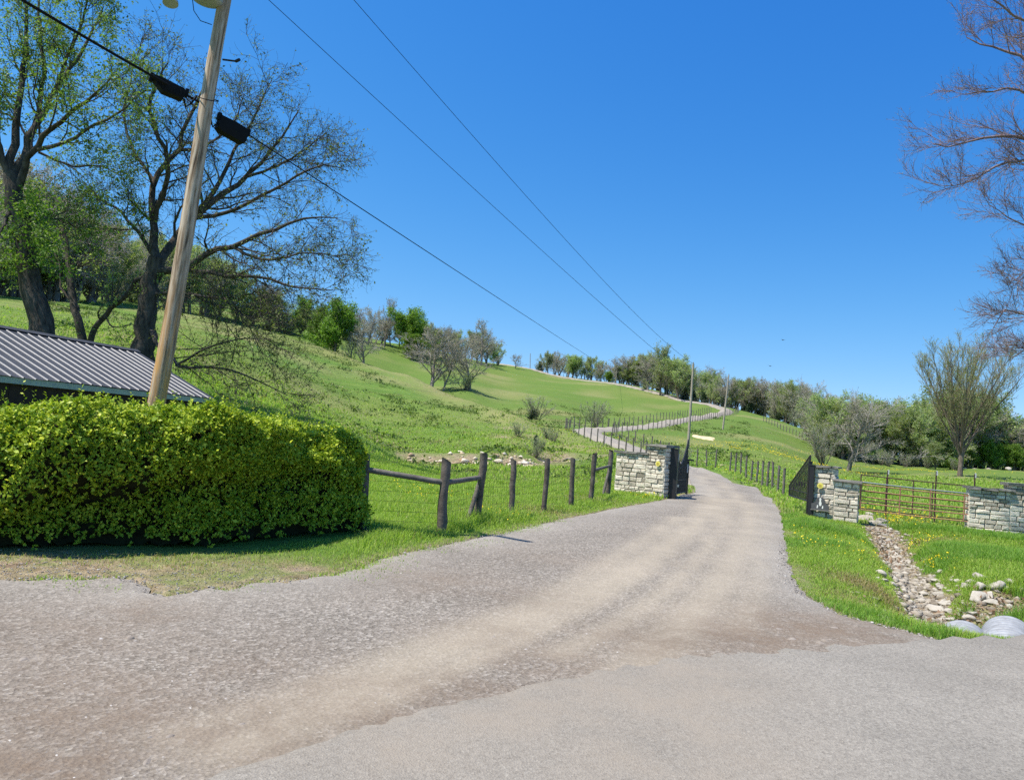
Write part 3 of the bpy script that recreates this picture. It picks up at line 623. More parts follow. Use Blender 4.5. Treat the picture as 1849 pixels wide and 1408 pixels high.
def drive_fence(label, s0, s1, off, step=2.35, sc=1.0, minY=0):
    t = thing('drive_fence', label, 'fence'); r = np.random.default_rng(int(s0 * 7 + s1)); tops = []
    # offset curve, resampled evenly
    ss = np.linspace(s0, s1, 400); x = np.interp(ss, sl_, DL[:, 0]); y = np.interp(ss, sl_, DL[:, 1]); a = np.interp(ss, sl_, nr[:, 0]); b_ = np.interp(ss, sl_, nr[:, 1])
    x, y = x + a * off, y + b_ * off; l = np.concatenate([[0], np.cumsum(np.hypot(np.diff(x), np.diff(y)))]); n = int(l[-1] / step)
    for k in range(n + 1):
        q = k * step; px_, py_ = np.interp(q, l, x), np.interp(q, l, y)
        if seg_dist(np.array([px_]), np.array([py_]), DL)[0][0] < 2.0: continue
        z = hz(px_, py_); o = bpy.data.objects.new('post', PMESH[k % 3].data); LINK(o); o.parent = t; o.location = (px_, py_, z); f = sc * r.uniform(.94, 1.08); o.scale = (1, 1, f); o.rotation_euler = (r.normal(0, .025), r.normal(0, .025), r.uniform(0, 6)); tops.append(Vector((px_, py_, z)))
    mb = MB()
    for f in (.25, .55, .85, 1.15):
        mb.tube([p + Vector((0, 0, f * sc)) for p in tops], .0045, 4, cap=False)
    mb.build('wire', M_galv, t); return t
sb = 62.0
S_ = lambda px, Y: float(sl_[np.argmin(np.hypot(DL[:, 0] - on(px, 780, Y).x, DL[:, 1] - Y))])
b1, b2, hp = S_(1060, 89), S_(1130, 109), S_(1311, 202)
drive_fence('wire fence on the left bank of the drive, sweeping round the bend', 3, b2, -2.5)
drive_fence('wire fence of grey posts along the right edge of the drive from the gateway', 3, S_(1235, 56), 3.0, 1.9)
drive_fence('wire fence inside the bend of the drive behind the left gate pillar', S_(1228, 58), b2, 2.9)
drive_fence('wire fence along the lower side of the straight climb to the hairpin', b2 + 1, hp + 6, 2.9, 2.6)
drive_fence('wire fence along the upper side of the straight climb to the hairpin', b2 + 1, hp - 10, -2.9, 2.6)
drive_fence('wire fence along the ridge part of the drive below the wood', hp + 8, sl_[-1] - 30, 3.0, 3.0)
for o in PMESH: bpy.data.objects.remove(o)
ff = thing('field_fence', 'old overgrown wire fence crossing the right hill shoulder', 'fence'); pts = []
A0, B0 = on(1378, 770, 172), on(1462, 792, 150)
for k in range(16):
    q = A0.lerp(B0, k / 15); q.z = hz(q.x, q.y); mb = post_mesh(1.2, .07, 90 + k, 6); o = mb.build('post', M_woodg, ff); o.location = q; pts.append(q)
mb = MB(); [mb.tube([q + Vector((0, 0, f)) for q in pts], .006, 4, cap=False) for f in (.4, .8, 1.1)]; mb.build('wire', M_galv, ff)

# ------------------------------------------------------------------ utility poles and lines
M_pole, nt_, b = mat('pole_wood', .9, .15); s = NT(nt_); v_ = s.objc()
mp = s.n('Mapping'); mp.inputs['Scale'].default_value = (9, 9, .7); s.l(v_, mp.inputs[0])
mp2 = s.n('Mapping'); mp2.inputs['Scale'].default_value = (4, 4, .22); s.l(v_, mp2.inputs[0]); g = s.math('ADD', s.math('MULTIPLY', s.noise(3.2, 5, .6, mp.outputs[0], .4), .45), s.math('MULTIPLY', s.noise(3.0, 5, .7, mp2.outputs[0], .3), .55)); c = s.ramp(g, (.38, (.06, .042, .03)), (.455, (.25, .175, .11)), (.53, (.43, .33, .23)), (.62, (.54, .45, .34)))
z_ = s.n('SeparateXYZ'); s.l(v_, z_.inputs[0]); zz = s.math('MULTIPLY', z_.outputs[2], .1); lowp = s.ramp(zz, (.27, 1), (.40, 0))
c = s.mix(s.math('MULTIPLY', lowp, s.ramp(s.noise(2.2, 4, .6, mp.outputs[0]), (.40, 0), (.6, .85))), c, (.56, .29, .085))
s.l(c, b.inputs['Base Color']); s.bump(g, b, .8, .015)
M_grey = simple('grey_enamel', (.34, .36, .35), (.28, .30, .29), 6, .45, .4, .1, .003)
M_wire = simple('black_cable', (.008, .008, .008), (.014, .014, .014), 9, .8, .1, 0)
pb = P(279.5, 745, 10.5); pt = P(449, -245, 10.9); ax = (pt - pb).normalized(); pb0 = pb - ax * ((pb.z + .5) / ax.z); PL = (pt - pb0).length
up_ = thing('utility_pole', 'weathered leaning utility pole with a grey transformer rising out of the hedge', 'utility pole', pb0); up_.rotation_euler = Vector(ax).to_track_quat('Z', 'Y').to_euler()
bpy.context.view_layer.update(); IM = up_.matrix_basis.inverted()
r = np.random.default_rng(4); zs = np.linspace(0, PL, 60); mb = MB(); mb.tube(np.c_[.012 * np.sin(zs * 1.1), .012 * np.cos(zs * .9), zs], .121 - .0040 * zs + r.normal(0, .0012, 60), 28)
mb.build('pole_shaft', M_pole, up_)
loc = lambda px, py, Y=10.85: IM @ P(px, py, Y)
a = loc(372, 3, 10.6); mb = MB(); mb.tube([(a.x, a.y, a.z), (a.x, a.y, a.z + .02), (a.x, a.y, a.z + .06), (a.x, a.y, a.z + .95), (a.x, a.y, a.z + 1.0)], [.15, .205, .215, .215, .17], 26); tf = mb.build('transformer', M_grey, up_)
mb = MB(); [mb.tube([(a.x + dx, a.y - .03, a.z + 1.0), (a.x + dx, a.y - .03, a.z + 1.12), (a.x + dx, a.y - .03, a.z + 1.24)], [.045, .06, .03], 12) for dx in (-.07, .07)]; mb.build('bushing', M_cap, tf)
mb = MB(); mb.box((a.x * .5, a.y * .5, a.z + .5), (.12, .05, .25)); mb.build('mounting_bracket', M_galv, up_)
a = loc(307, 7, 10.5); mb = MB(); mb.tube([(a.x - .012, a.y, a.z), (a.x, a.y, a.z + .05), (a.x, a.y, a.z + .12), (a.x, a.y, a.z + .3)], [.105, .10, .05, .03], 18); mb.tube([(a.x, a.y, a.z + .25), (0, 0, a.z + .45)], .018, 8); mb.build('lamp_head', M_grey, up_)
a = loc(402, 108, 10.8); b2_ = loc(426, 111, 10.8); mb = MB(); mb.tube([a, b2_], .014, 8); mb.tube([Vector(b2_) - Vector((.09, 0, 0)), b2_], .022, 8); mb.build('step_bolt', M_black, up_)
mb = MB(); zs = np.linspace(.5, PL - .3, 40); mb.tube(np.c_[.10 - .0038 * zs + .03, -.075 + 0 * zs + .004 * np.sin(zs * 7), zs], .008, 6); mb.build('ground_wire', M_drust, up_)
mb = MB(); q = np.linspace(0, 2 * math.pi, 20); a = loc(366, 185); mb.tube(np.c_[.135 * np.cos(q), .135 * np.sin(q), a.z + .07 * np.cos(q + .6)], .007, 5); a2 = loc(382, 45); mb.tube([a2, loc(362, 38, 10.6), loc(350, 20, 10.5), loc(345, -20, 10.5)], .006, 5); mb.build('lashing', M_wire, up_)
ca = MB(); zt = PL - .55
mb = MB(); mb.box((0, -.14, zt), (.9, .05, .06)); mb.build('crossarm', M_pole, up_)
def cable(name, label, A_, B_, rad, sag, n=40, r2=None):
    k = np.linspace(0, 1, n) ** 1.8; p = np.array(A_)[None] * (1 - k)[:, None] + np.array(B_)[None] * k[:, None]; p[:, 2] -= 4 * sag * k * (1 - k)
    mb = MB(); mb.tube(p, rad + ((r2 or rad) - rad) * k, 8); o = mb.build(name, M_wire, label=label, category='cable'); return p
CB0, CB1 = P(393, 207, 10.8), P(1113, 672, 276)
cbr = cable('overhead_cable', 'thick black cable running from the pole down to the hilltop right of it', CB0, CB1, .0105, 0.3, r2=.03)
cbl = cable('overhead_cable', 'thick black cable from the leaning pole to the upper left corner', P(362, 186, 10.8), P(-60, -60, 7.6), .018, .02)
cable('overhead_wire', 'thin lower power wire sloping from the leaning pole to the roadside pole', P(409, -70, 10.75), P(1249, 684, 83), .0048, .3, r2=.014)
cable('overhead_wire', 'thin upper power wire sloping from above the photo to the roadside pole top', P(446, -222, 10.75), P(1251, 656, 83), .0048, .72, r2=.014)
M_box = simple('black_plastic', (.007, .007, .007), (.012, .012, .012), 12, .75, .12, .3, .01)
def splice(label, p0, p1, drop, pr_):
    p0, p1 = Vector(p0), Vector(p1); X = (p1 - p0); L = X.length; X.normalize(); Yv = Vector((0, 0, 1)).cross(X).normalized(); Zv = X.cross(Yv)
    t = thing('cable_splice_case', label, 'splice case', p0); t.matrix_basis = Matrix.Translation(p0) @ Matrix((X, Yv, Zv)).transposed().to_4x4()
    mb = MB(); n = len(pr_); th_ = .075
    v = [(x * L, -th_, z * drop) for x, z in pr_] + [(x * L, th_, z * drop) for x, z in pr_]; c0 = len(v); v += [(.5 * L, -th_ - .012, -.55 * drop), (.5 * L, th_ + .012, -.55 * drop)]
    mb.add(v, [(k, (k + 1) % n, n + (k + 1) % n, n + k) for k in range(n)], [((k + 1) % n, k, c0) for k in range(n)] + [(n + k, n + (k + 1) % n, c0 + 1) for k in range(n)]); cs = mb.build('case', M_box, t)
    rb = MB()
    for x in np.linspace(.15, .85, 5): rb.box((x * L, -th_ - .008, -.55 * drop), (.012, .008, .30 * drop))
    rb.build('rib', M_box, cs)
    for x in (-.03, 1.03):
        h = MB(); h.box((x * L, 0, -.03), (.022, .03, .055)); h.tube([(x * L, 0, .03), (x * L, 0, -.06)], .012, 6); h.build('hanger_clamp', M_box, t)
    sg = 1 if p1.x < 380 else -1
    cc = MB(); cc.tube([(L * 1.0, 0, -.12), (L * 1.12, 0, -.22), (L * 1.25, 0, -.13), (L * 1.34, 0, .0)], .013, 7); cc.build('cable_loop', M_wire, t)
splice('long tapered black splice case hung on the cable left of the pole', P(276, 137, 10.15), P(336, 164, 10.4), .165, [(0, 0), (.25, .06), (.9, -.05), (1.0, -.25), (.96, -.95), (.36, -1.0), (.18, -.62), (0, -.3)])
splice('boxy black splice case hung on the cable right of the pole', P(447, 236, 11.15), P(398, 208, 10.85), .235, [(0, -.05), (.5, .0), (1, -.08), (1.0, -.85), (.85, -1), (.05, -1.0), (0, -.8)])
def far_pole(label, px, py, Y, toppx, toppy, rad):
    q = on(px, py, Y); tp = P(toppx, toppy, Y); a_ = (tp - q); L = a_.length; t = thing('utility_pole', label, 'utility pole', q); t.rotation_euler = a_.to_track_quat('Z', 'Y').to_euler()
    mb = MB(); mb.tube([(0, 0, -.8), (0, 0, L * .5), (0, 0, L)], [rad, rad * .88, rad * .72], 10); mb.build('pole_shaft', M_fpole, t)
    h = MB(); h.tube([(0, 0, L - .02), (0, 0, L + .12), (0, 0, L + .2)], [.035, .06, .03], 8); h.build('insulator', M_cap, t)
    h = MB(); h.tube([(rad * .7, 0, L - 1.7), (rad * 1.6, 0, L - 1.68)], .03, 6); h.build('neutral_clamp', M_galv, t)
M_fpole = simple('bleached_pole', (.40, .35, .28), (.28, .24, .19), 3, .9, .1, .4, .02)
far_pole('pale slim utility pole nearest beyond the gateway, beside the fence', 1242, 812, 83, 1252, 657, .15)
far_pole('pale utility pole on the pasture above the bare soil patch', 1305, 777, 128, 1316, 677, .15)
far_pole('small utility pole on the skyline between two stands of trees', 957, 668, 306, 957.5, 638, .16)
far_pole('small utility pole before the hilltop wood where the thick cable ends', 1112, 694, 276, 1113, 670, .16)

# ------------------------------------------------------------------ shed
E1 = Pz(382, 716, 2.12); Ld = 10.5; dv = Vector((.27, .963, 0)); nv = Vector((-dv.y, dv.x, 0))
sh = thing('shed', 'low dark shed with ribbed grey metal roof behind the hedge', 'shed', (0, 0, 0)); sa = math.atan2(dv.y, dv.x)
gz = 0.0; sh.location = (E1.x, E1.y, gz); sh.rotation_euler = (0, 0, sa)    # local: x along the eave (0 = right end, -Ld left), y back
run, rise, ez = 2.75, 1.20, E1.z
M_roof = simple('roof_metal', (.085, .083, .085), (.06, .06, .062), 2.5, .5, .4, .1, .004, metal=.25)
M_rib = simple('sunlit_rib_metal', (.21, .205, .20), (.17, .165, .16), 3, .5, .5, .1, .004, metal=.2)  # same metal as the flats; sunlight on the ribs put into a lighter colour
M_wall = simple('brown_boards', (.030, .018, .013), (.045, .028, .02), 6, .8, .2, .4, .01)
M_fas = simple('pale_green_board', (.42, .43, .35), (.33, .33, .27), 7, .8, .2, .3, .005)
mb = MB(); sp_ = .305; n = int(Ld / sp_); prof_ = []
for k in range(n + 1):
    x = -k * sp_
    prof_ += [(x, 0), (x - .252, 0), (x - .266, .019), (x - .290, .019), (x - .303, 0)]
prof_ = [q for q in prof_ if q[0] >= -Ld]
r = np.random.default_rng(8); sl2 = math.hypot(run, rise); ny, nz = -rise / sl2, run / sl2; V = []
for kk in (0, .5, 1.0):
    for (x, h) in prof_:
        bend = -.02 * math.exp(-((x + 6.2) / .5) ** 2) * (1 - kk)
        V.append((x, -.12 + (run + .12) * kk + ny * h, ez - .05 + (rise + .05) * kk + nz * h + bend))
m_ = len(prof_); Qs = [(j_ * m_ + k, j_ * m_ + k + 1, (j_ + 1) * m_ + k + 1, (j_ + 1) * m_ + k) for j_ in (0, 1) for k in range(m_ - 1)]
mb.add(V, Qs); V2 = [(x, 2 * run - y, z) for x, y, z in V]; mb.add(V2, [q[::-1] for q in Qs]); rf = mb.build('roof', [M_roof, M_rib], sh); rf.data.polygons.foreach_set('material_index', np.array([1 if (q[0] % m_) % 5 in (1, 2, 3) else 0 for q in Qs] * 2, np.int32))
mb = MB(); mb.add([(0, run - .14, ez + rise - .02), (0, run, ez + rise + .055), (0, run + .14, ez + rise - .02), (-Ld, run - .14, ez + rise - .02), (-Ld, run, ez + rise + .055), (-Ld, run + .14, ez + rise - .02)], [(0, 1, 4, 3), (1, 2, 5, 4)]); mb.build('ridge_cap', M_roof, rf)
mb = MB(); mb.box((-Ld / 2 - .06, -.075, ez - .135), (Ld / 2 - .06, .018, .065)); mb.build('eave_board', M_fas, sh)
mb = MB(); mb.box((-.035, run / 2 - .06, ez + rise / 2 - .12), (.018, sl2 / 2 + .06, .06), ax=((1, 0, 0), (0, run / sl2, rise / sl2), (0, -rise / sl2, run / sl2))); mb.box((-.035, 1.5 * run + .06, ez + rise / 2 - .12), (.018, sl2 / 2 + .06, .06), ax=((1, 0, 0), (0, run / sl2, -rise / sl2), (0, rise / sl2, run / sl2))); mb.build('gable_board', M_fas, sh)
mb = MB(); z0, z1 = -.4, ez - .1
for k in range(int(Ld / .3)): mb.box((-.3 - k * .3 - .14, .03 + (.006 if k % 2 else 0), (z0 + z1) / 2), (.147, .03, (z1 - z0) / 2))
gx = -.3; mb.add([(gx, .05, z0), (gx, 2 * run - .05, z0), (gx, 2 * run - .05, z1), (gx, run, z1 + rise), (gx, .05, z1)], [(0, 1, 2, 4)], [(4, 2, 3)]); mb.box((-Ld / 2, 2 * run - .06, (z0 + z1) / 2), (Ld / 2 - .3, .03, (z1 - z0) / 2)); mb.build('wall', M_wall, sh)

# ------------------------------------------------------------------ culverts, rocks
M_pipe = simple('pale_galvanised_pipe', (.36, .37, .38), (.20, .20, .20), 7, .6, .3, .1, .003, metal=.15)
def culvert(label, a, b_, rad, m_=None, pitch=.15):
    a, b_ = Vector(a), Vector(b_); X = (b_ - a); L = X.length; t = thing('culvert_pipe', label, 'culvert', a); t.rotation_euler = X.to_track_quat('Z', 'Y').to_euler(); n = int(L / pitch * 6)
    zs = np.linspace(0, L, n); mb = MB(); mb.tube(np.c_[0 * zs, 0 * zs, zs], rad + .024 * np.sin(zs / pitch * 2 * math.pi), 40, cap=False); mb.tube(np.c_[0 * zs, 0 * zs, zs], rad - .02, 40, cap=False); mb.build('pipe', m_ or M_pipe, t)
    h = MB(); q = np.linspace(0, 2 * math.pi, 41); h.tube(np.c_[(rad - .008) * np.cos(q), (rad - .008) * np.sin(q), 0 * q], .016, 6, cap=False); h.build('rim', m_ or M_pipe, t)
M_grey2 = simple('weathered_zinc', (.25, .25, .25), (.15, .145, .14), 6, .6, .4, .2, .004)
c1 = Pz(1728, 1121, -.10); culvert('pale corrugated culvert pipe at the end of the stony ditch', (c1.x + .14, c1.y + .10, -.37), (c1.x - 1.42, c1.y - 2.4, -.40), .25)
c2 = Pz(1812, 1118, -.10); culvert('pale corrugated culvert pipe at the right photo edge beside the asphalt', (c2.x + .14, c2.y + .12, -.36), (c2.x - 1.50, c2.y - 2.4, -.40), .27)
q = on(1030, 833, 51); culvert('dark corrugated culvert mouth in the stream bank below the bend', (q.x - .2, q.y - .6, q.z + .12), (q.x + 2.6, q.y + 4.5, q.z - .1), .52, M_grey2)
M_rock, nt_, b = mat('limestone_rock', .93, .15); s = NT(nt_); p = s.pos()
c = s.ramp(s.island(), (0, (.17, .14, .105)), (.5, (.335, .29, .225)), (1, (.47, .43, .36))); c = s.mix(s.ramp(s.noise(9, 5, .7), (.45, 0), (.7, .7)), c, (.21, .18, .145)); s.l(c, b.inputs['Base Color']); s.bump(s.noise(24, 5, .7), b, .8, .02)
M_rockb, nt_, b = mat('bank_rock', .93, .15); s = NT(nt_); c = s.ramp(s.island(), (0, (.30, .20, .12)), (.5, (.50, .40, .27)), (1, (.64, .58, .46))); s.l(c, b.inputs['Base Color']); s.bump(s.noise(14, 5, .7), b, .8, .03)
import bmesh
def ico(sub):
    bm = bmesh.new(); bmesh.ops.create_icosphere(bm, subdivisions=sub, radius=1); v = np.array([x.co[:] for x in bm.verts]); f = np.array([[x.index for x in q.verts] for q in bm.faces]); bm.free(); return v, f
ICO1, ICO2 = ico(1), ico(3)
def rock_co(r, size, base, flat=.6):
    v = base * 1.0; k = r.integers(5, 9)
    for _ in range(k):                                  # chop flat facets
        n = r.normal(size=3); n /= np.linalg.norm(n); d = r.uniform(.45, .8); q = v @ n; v = v - np.maximum(q - d * .9, 0)[:, None] * n
    v = v * (1 + r.normal(0, .02, (len(v), 1))); sc = np.array([r.uniform(.75, 1.3), r.uniform(.7, 1.1), flat * r.uniform(.7, 1.2)]) * size
    a = r.uniform(0, 6.28); R = np.array([[math.cos(a), -math.sin(a), 0], [math.sin(a), math.cos(a), 0], [0, 0, 1]]); return (v * sc) @ R.T
def rock(label, q, size, seed, group=None, m_=None, flat=.6, sink=.6, name='rock'):
    r = np.random.default_rng(seed); v = rock_co(r, size, ICO2[0], flat)
    o = ob(name, mesh_np(name, v, tris=ICO2[1], smooth=False, mats=[m_ or M_rock]), loc=(q[0], q[1], hz(q[0], q[1]) + size * flat * (1 - sink) * .6)); o['label'] = label; o['category'] = 'rock'
    if group: o['group'] = group
    return o
r = np.random.default_rng(21); RX = lambda px, py, z: Pz(px, py, z)
M_lst = simple('loose_stone', (.20, .165, .13), (.30, .26, .22), 14, .95, .1, .6, .01, coord='pos')
k = 0
for (px, py, sz) in ((1588,1038,.12),(1596,1050,.10),(1612,1056,.10),(1566,1052,.07),(1583,1046,.08)):
    q = G(px, py); rock('pale rock in the small pile on the grass left of the ditch', q, sz, 300 + k, 'rocks piled left of the ditch'); k += 1
for (px, py, sz) in ((1772,1045,.16),(1768,1062,.14),(1798,1060,.17),(1742,1060,.11),(1755,1052,.10),(1812,1064,.10),(1786,1078,.13),(1765,1080,.17),(1790,1090,.13),(1755,1110,.13),(1750,1120,.11),(1820,1052,.09),(1733,1050,.08),(1700,1034,.10),(1688,1041,.10),(1720,1050,.07),(1715,1068,.07),(1846,1066,.07)):
    q = G(px, py); rock('pale limestone rock on the bank right of the ditch', q, sz, 300 + k, 'rocks on the right ditch bank'); k += 1
for (px, py, sz) in ((1697,1075,.13),(1706,1090,.12),(1680,1098,.11),(1693,1102,.14),(1662,1085,.09),(1712,1104,.10),(1650,1060,.09),(1673,1050,.09),(1632,1030,.07),(1690,1050,.09),(1655,1048,.07),(1668,1075,.11),(1640,1020,.06),(1700,1060,.10),(1672,1130,.09),(1690,1138,.10),(1718,1118,.09),(1668,1128,.07)):
    q = G(px, py); rock('pale flat rock lying in the bed of the stony ditch', q, sz, 300 + k, 'rocks in the ditch bed', flat=.5); k += 1
for (px, py, sz) in ((1560,937,.30),(1578,945,.28),(1596,950,.22),(1568,930,.22),(1590,942,.2)):
    q = G(px, py); rock('large cream slab of rock heaped at the wing wall by the tube gate', q, sz, 300 + k, 'slabs by the wing wall', flat=.45); k += 1
for (px, py, sz) in ((1405,1138,.05),(1395,1134,.035),(1505,1136,.055),(1428,1157,.055),(1490,1160,.05),(1497,1157,.04),(1545,1133,.05),(1240,1192,.05),(1250,1190,.035),(1475,1166,.035),(1480,1164,.05),(1203,1160,.035),(1122,1185,.03)):
    q = G(px, py); rock('small stone lying loose on the brown edge of the gravel near the asphalt', q, sz, 300 + k, 'loose stones at the gravel edge', M_lst, flat=.45, sink=.2, name='stone'); k += 1
for (px, py, sz) in ((270,1382,.045),(645,1300,.035),(98,1402,.04),(232,1156,.05),(45,1195,.04),(560,1302,.03),(222,1376,.03),(420,1320,.035),(435,1312,.03),(405,1330,.03),(300,1335,.04),(145,1260,.04)):
    q = G(px, py); rock('pale stone lying loose on the gravel at the lower left', q, sz, 300 + k, 'loose stones on the lower left gravel', M_lst, flat=.45, sink=.2, name='stone'); k += 1
for (px, Y, sz) in ((800,46.5,.45),(838,47,.6),(860,47,.5),(900,48,.55),(925,48,.6),(948,48.3,.5),(812,48,.35),(880,46.8,.4),(785,46,.4),(910,49.5,.4),(940,50,.4),(870,49,.45),(830,49.4,.35),(955,49,.4)):
    q = on(px, 830, Y); rock('tan rock of the stony stream bank seen over the fence', q, sz * .55, 300 + k, 'rocks of the stream bank', M_rockb, .6, .25); k += 1
rock('white boulder far off at the foot of the right wood', on(1821, 849, 128), .75, 391, None, M_rock, .7, .2, 'boulder')
for (px, Y) in ((1740,131),(1760,131),(1785,130)): rock('low pale rock far off along the foot of the right wood', on(px, 848, Y), .5, 392 + px, 'pale rocks at the wood foot', M_rock, .4, .2)
# rubble filling ditch, bank and stream
def rubble(name, label, X, Y, size, m_, seed, flat=.55, sink=.35):
    r = np.random.default_rng(seed); b0, f0 = ICO1; Z = height(X, Y); n = len(X)
    R = np.stack([rock_co(r, 1.0, b0, flat) for _ in range(40)]); kk = r.integers(0, 40, n)
    co = R[kk] * np.asarray(size)[:, None, None] + np.stack([X, Y, Z + np.asarray(size) * flat * (.5 - sink)], -1)[:, None]
    f = f0[None] + (np.arange(n) * len(b0))[:, None, None]; o = ob(name, mesh_np(name, co.reshape(-1, 3), tris=f.reshape(-1, 3), mats=[m_])); o['kind'] = 'stuff'; o['label'] = label; return o
def along(line, n, wd, r, p0=0, p1=1):
    s_ = np.concatenate([[0], np.cumsum(np.hypot(*np.diff(line, axis=0).T))]); q = r.uniform(p0, p1, n) * s_[-1]; return np.interp(q, s_, line[:, 0]) + r.normal(0, wd, n), np.interp(q, s_, line[:, 1]) + r.normal(0, wd, n)
x, y = along(DITCH, 1500, .22, r, .04, 1); x2, y2 = along(BANK, 1100, .55, r, 0, 1)
rubble('ditch_rubble', 'small broken limestone filling the ditch', np.r_[x, x2], np.r_[y, y2], np.r_[r.gamma(3, .014, 1500) + .018, r.gamma(2.6, .013, 1100) + .012], M_rock, 31)
x, y = along(STREAM, 700, .9, r, .12, .95); rubble('stream_rubble', 'small tan stones on the stream bank', x, y, r.gamma(2.2, .045, 700) + .03, M_rockb, 32)
# chips standing proud of the gravel
M_chip, nt_, b = mat('gravel_chip', .95, .12); s = NT(nt_); c = s.ramp(s.island(), (0, (.17, .15, .13)), (.5, (.30, .27, .24)), (.9, (.40, .365, .33)), (1, (.52, .49, .45))); s.l(c, b.inputs['Base Color'])
N = 190000; rr = 2.6 + 14 * r.random(N) ** 1.5; th = r.uniform(-.72, .72, N); x, y = rr * np.sin(th), rr * np.cos(th); kx = in_poly(x, y, GRAVEL) & ~in_poly(x, y, ASPH)
dt, _ = seg_dist(x, y, trk[0]); dt2, _ = seg_dist(x, y, trk[1]); dr_, _ = seg_dist(x, y, ROADEDGE); dge, _ = seg_dist(x, y, ge)
pr_ = .22 + .7 * np.clip(vnoise(x, y, .9, 3) * 1.8 - .35, 0, 1) + .10 * np.exp(-(dge / .8) ** 2); pr_ *= 1 - .85 * np.exp(-(np.minimum(dt, dt2) / .55) ** 2); pr_ += .35 * np.exp(-(dr_ / .35) ** 2); pr_ *= .35 + .65 * sstep(.0, .5, dge)
kx &= r.random(N) < pr_; x, y = x[kx], y[kx]; sz = np.minimum(r.gamma(2.4, .0033, len(x)) + .004, .024)
px_ = []
for (cx_, cy_, rx_, n_) in ((60,1026,.9,380), (190,1040,.9,260), (430,1030,.6,110), (330,1058,.9,180), (20,1046,.8,200), (470,1052,.7,140), (120,1052,.9,220)):
    c_ = Pz(cx_, cy_); px_.append(np.c_[c_.x + r.normal(0, rx_ * .7, n_), c_.y + r.normal(0, rx_ * .45, n_)])
px_ = np.concatenate(px_); x = np.r_[x, px_[:, 0]]; y = np.r_[y, px_[:, 1]]; sz = np.r_[sz, np.minimum(r.gamma(2.2, .0024, len(px_)) + .004, .014)]
gs = rubble('gravel', 'loose grey limestone chips over the apron', x, y, sz, M_chip, 33, .6, .0)
# ------------------------------------------------------------------ trees
def bark(name, c1, c2, sc=6):
    m, nt, b = mat(name, .95, .1); s = NT(nt); v = s.objc(); mp = s.n('Mapping'); mp.inputs['Scale'].default_value = (1, 1, .3); s.l(v, mp.inputs[0])
    f = s.noise(sc, 6, .72, mp.outputs[0]); s.l(s.mix(s.ramp(f, (.35, 0), (.65, 1)), c1, c2), b.inputs['Base Color']); s.bump(f, b, .9, .05); return m
B_dark = bark('dark_bark', (.03, .026, .022), (.125, .105, .085)); B_grey = bark('grey_bark', (.12, .105, .09), (.30, .265, .23)); B_brown = bark('brown_bark', (.09, .07, .055), (.22, .18, .14)); B_pale = bark('pale_bark', (.17, .15, .12), (.36, .325, .28))
B_twig = bark('twig_bark', (.28, .255, .225), (.48, .445, .40)); B_red = bark('reddish_twig', (.15, .105, .105), (.30, .22, .215))
L_young = leafmat('young_leaf', (.09, .14, .03), (.14, .205, .045), (.21, .27, .075), .42)
L_bright = leafmat('bright_leaf', (.10, .20, .028), (.16, .29, .038), (.24, .36, .06), .45)
L_bud = leafmat('pale_bud', (.24, .30, .12), (.32, .385, .15), (.40, .45, .21), .48)
L_tan = leafmat('tan_bud', (.25, .225, .165), (.31, .28, .20), (.36, .34, .25), .35)
L_dark = leafmat('cedar_needle', (.04, .07, .035), (.06, .10, .045), (.09, .14, .06), .2)
L_oliv = leafmat('olive_leaf', (.19, .26, .085), (.26, .34, .105), (.34, .40, .15), .48)
def nrm(v): return v / (np.linalg.norm(v, axis=-1, keepdims=True) + 1e-12)
def grow(r, Pp, Rp, n, t0, t1, ang, angv, length, lenv, npts, wig, up, rr, taper, rmin, tlen=.5, keep=1.0, grav=0.0):
    "children of every parent branch: Pp (M,N,3) centre lines, Rp (M,N) radii"
    M, N = Rp.shape; idx = np.repeat(np.arange(M), n); m = len(idx)
    t = (np.tile(np.arange(n), M) + r.random(m)) / n * (t1 - t0) + t0
    if keep < 1: k = r.random(m) < keep; idx, t = idx[k], t[k]; m = len(idx)
    f = t * (N - 1); i0 = np.minimum(f.astype(int), N - 2); w_ = (f - i0)[:, None]
    pos = Pp[idx, i0] * (1 - w_) + Pp[idx, i0 + 1] * w_; tan = nrm(Pp[idx, i0 + 1] - Pp[idx, i0]); rad = Rp[idx, i0] * (1 - w_[:, 0]) + Rp[idx, i0 + 1] * w_[:, 0]
    perp = nrm(np.cross(tan, r.normal(size=(m, 3)))); a = np.clip(r.normal(ang, angv, m), .15, 1.9)[:, None]
    d = nrm(np.cos(a) * tan + np.sin(a) * perp + np.array([0, 0, up])); L = length * (1 - tlen * t) * np.exp(r.normal(0, lenv, m))
    r0 = np.clip(rad * rr, rmin, None); pts = [pos]; st = (L / (npts - 1))[:, None]
    for j in range(npts - 1):
        d = nrm(d + r.normal(0, wig, (m, 3)) + np.array([0, 0, up * .35 - grav * j / npts])); pts.append(pts[-1] + d * st)
    return np.stack(pts, 1), np.maximum(r0[:, None] * np.linspace(1, taper, npts)[None], rmin * .7)
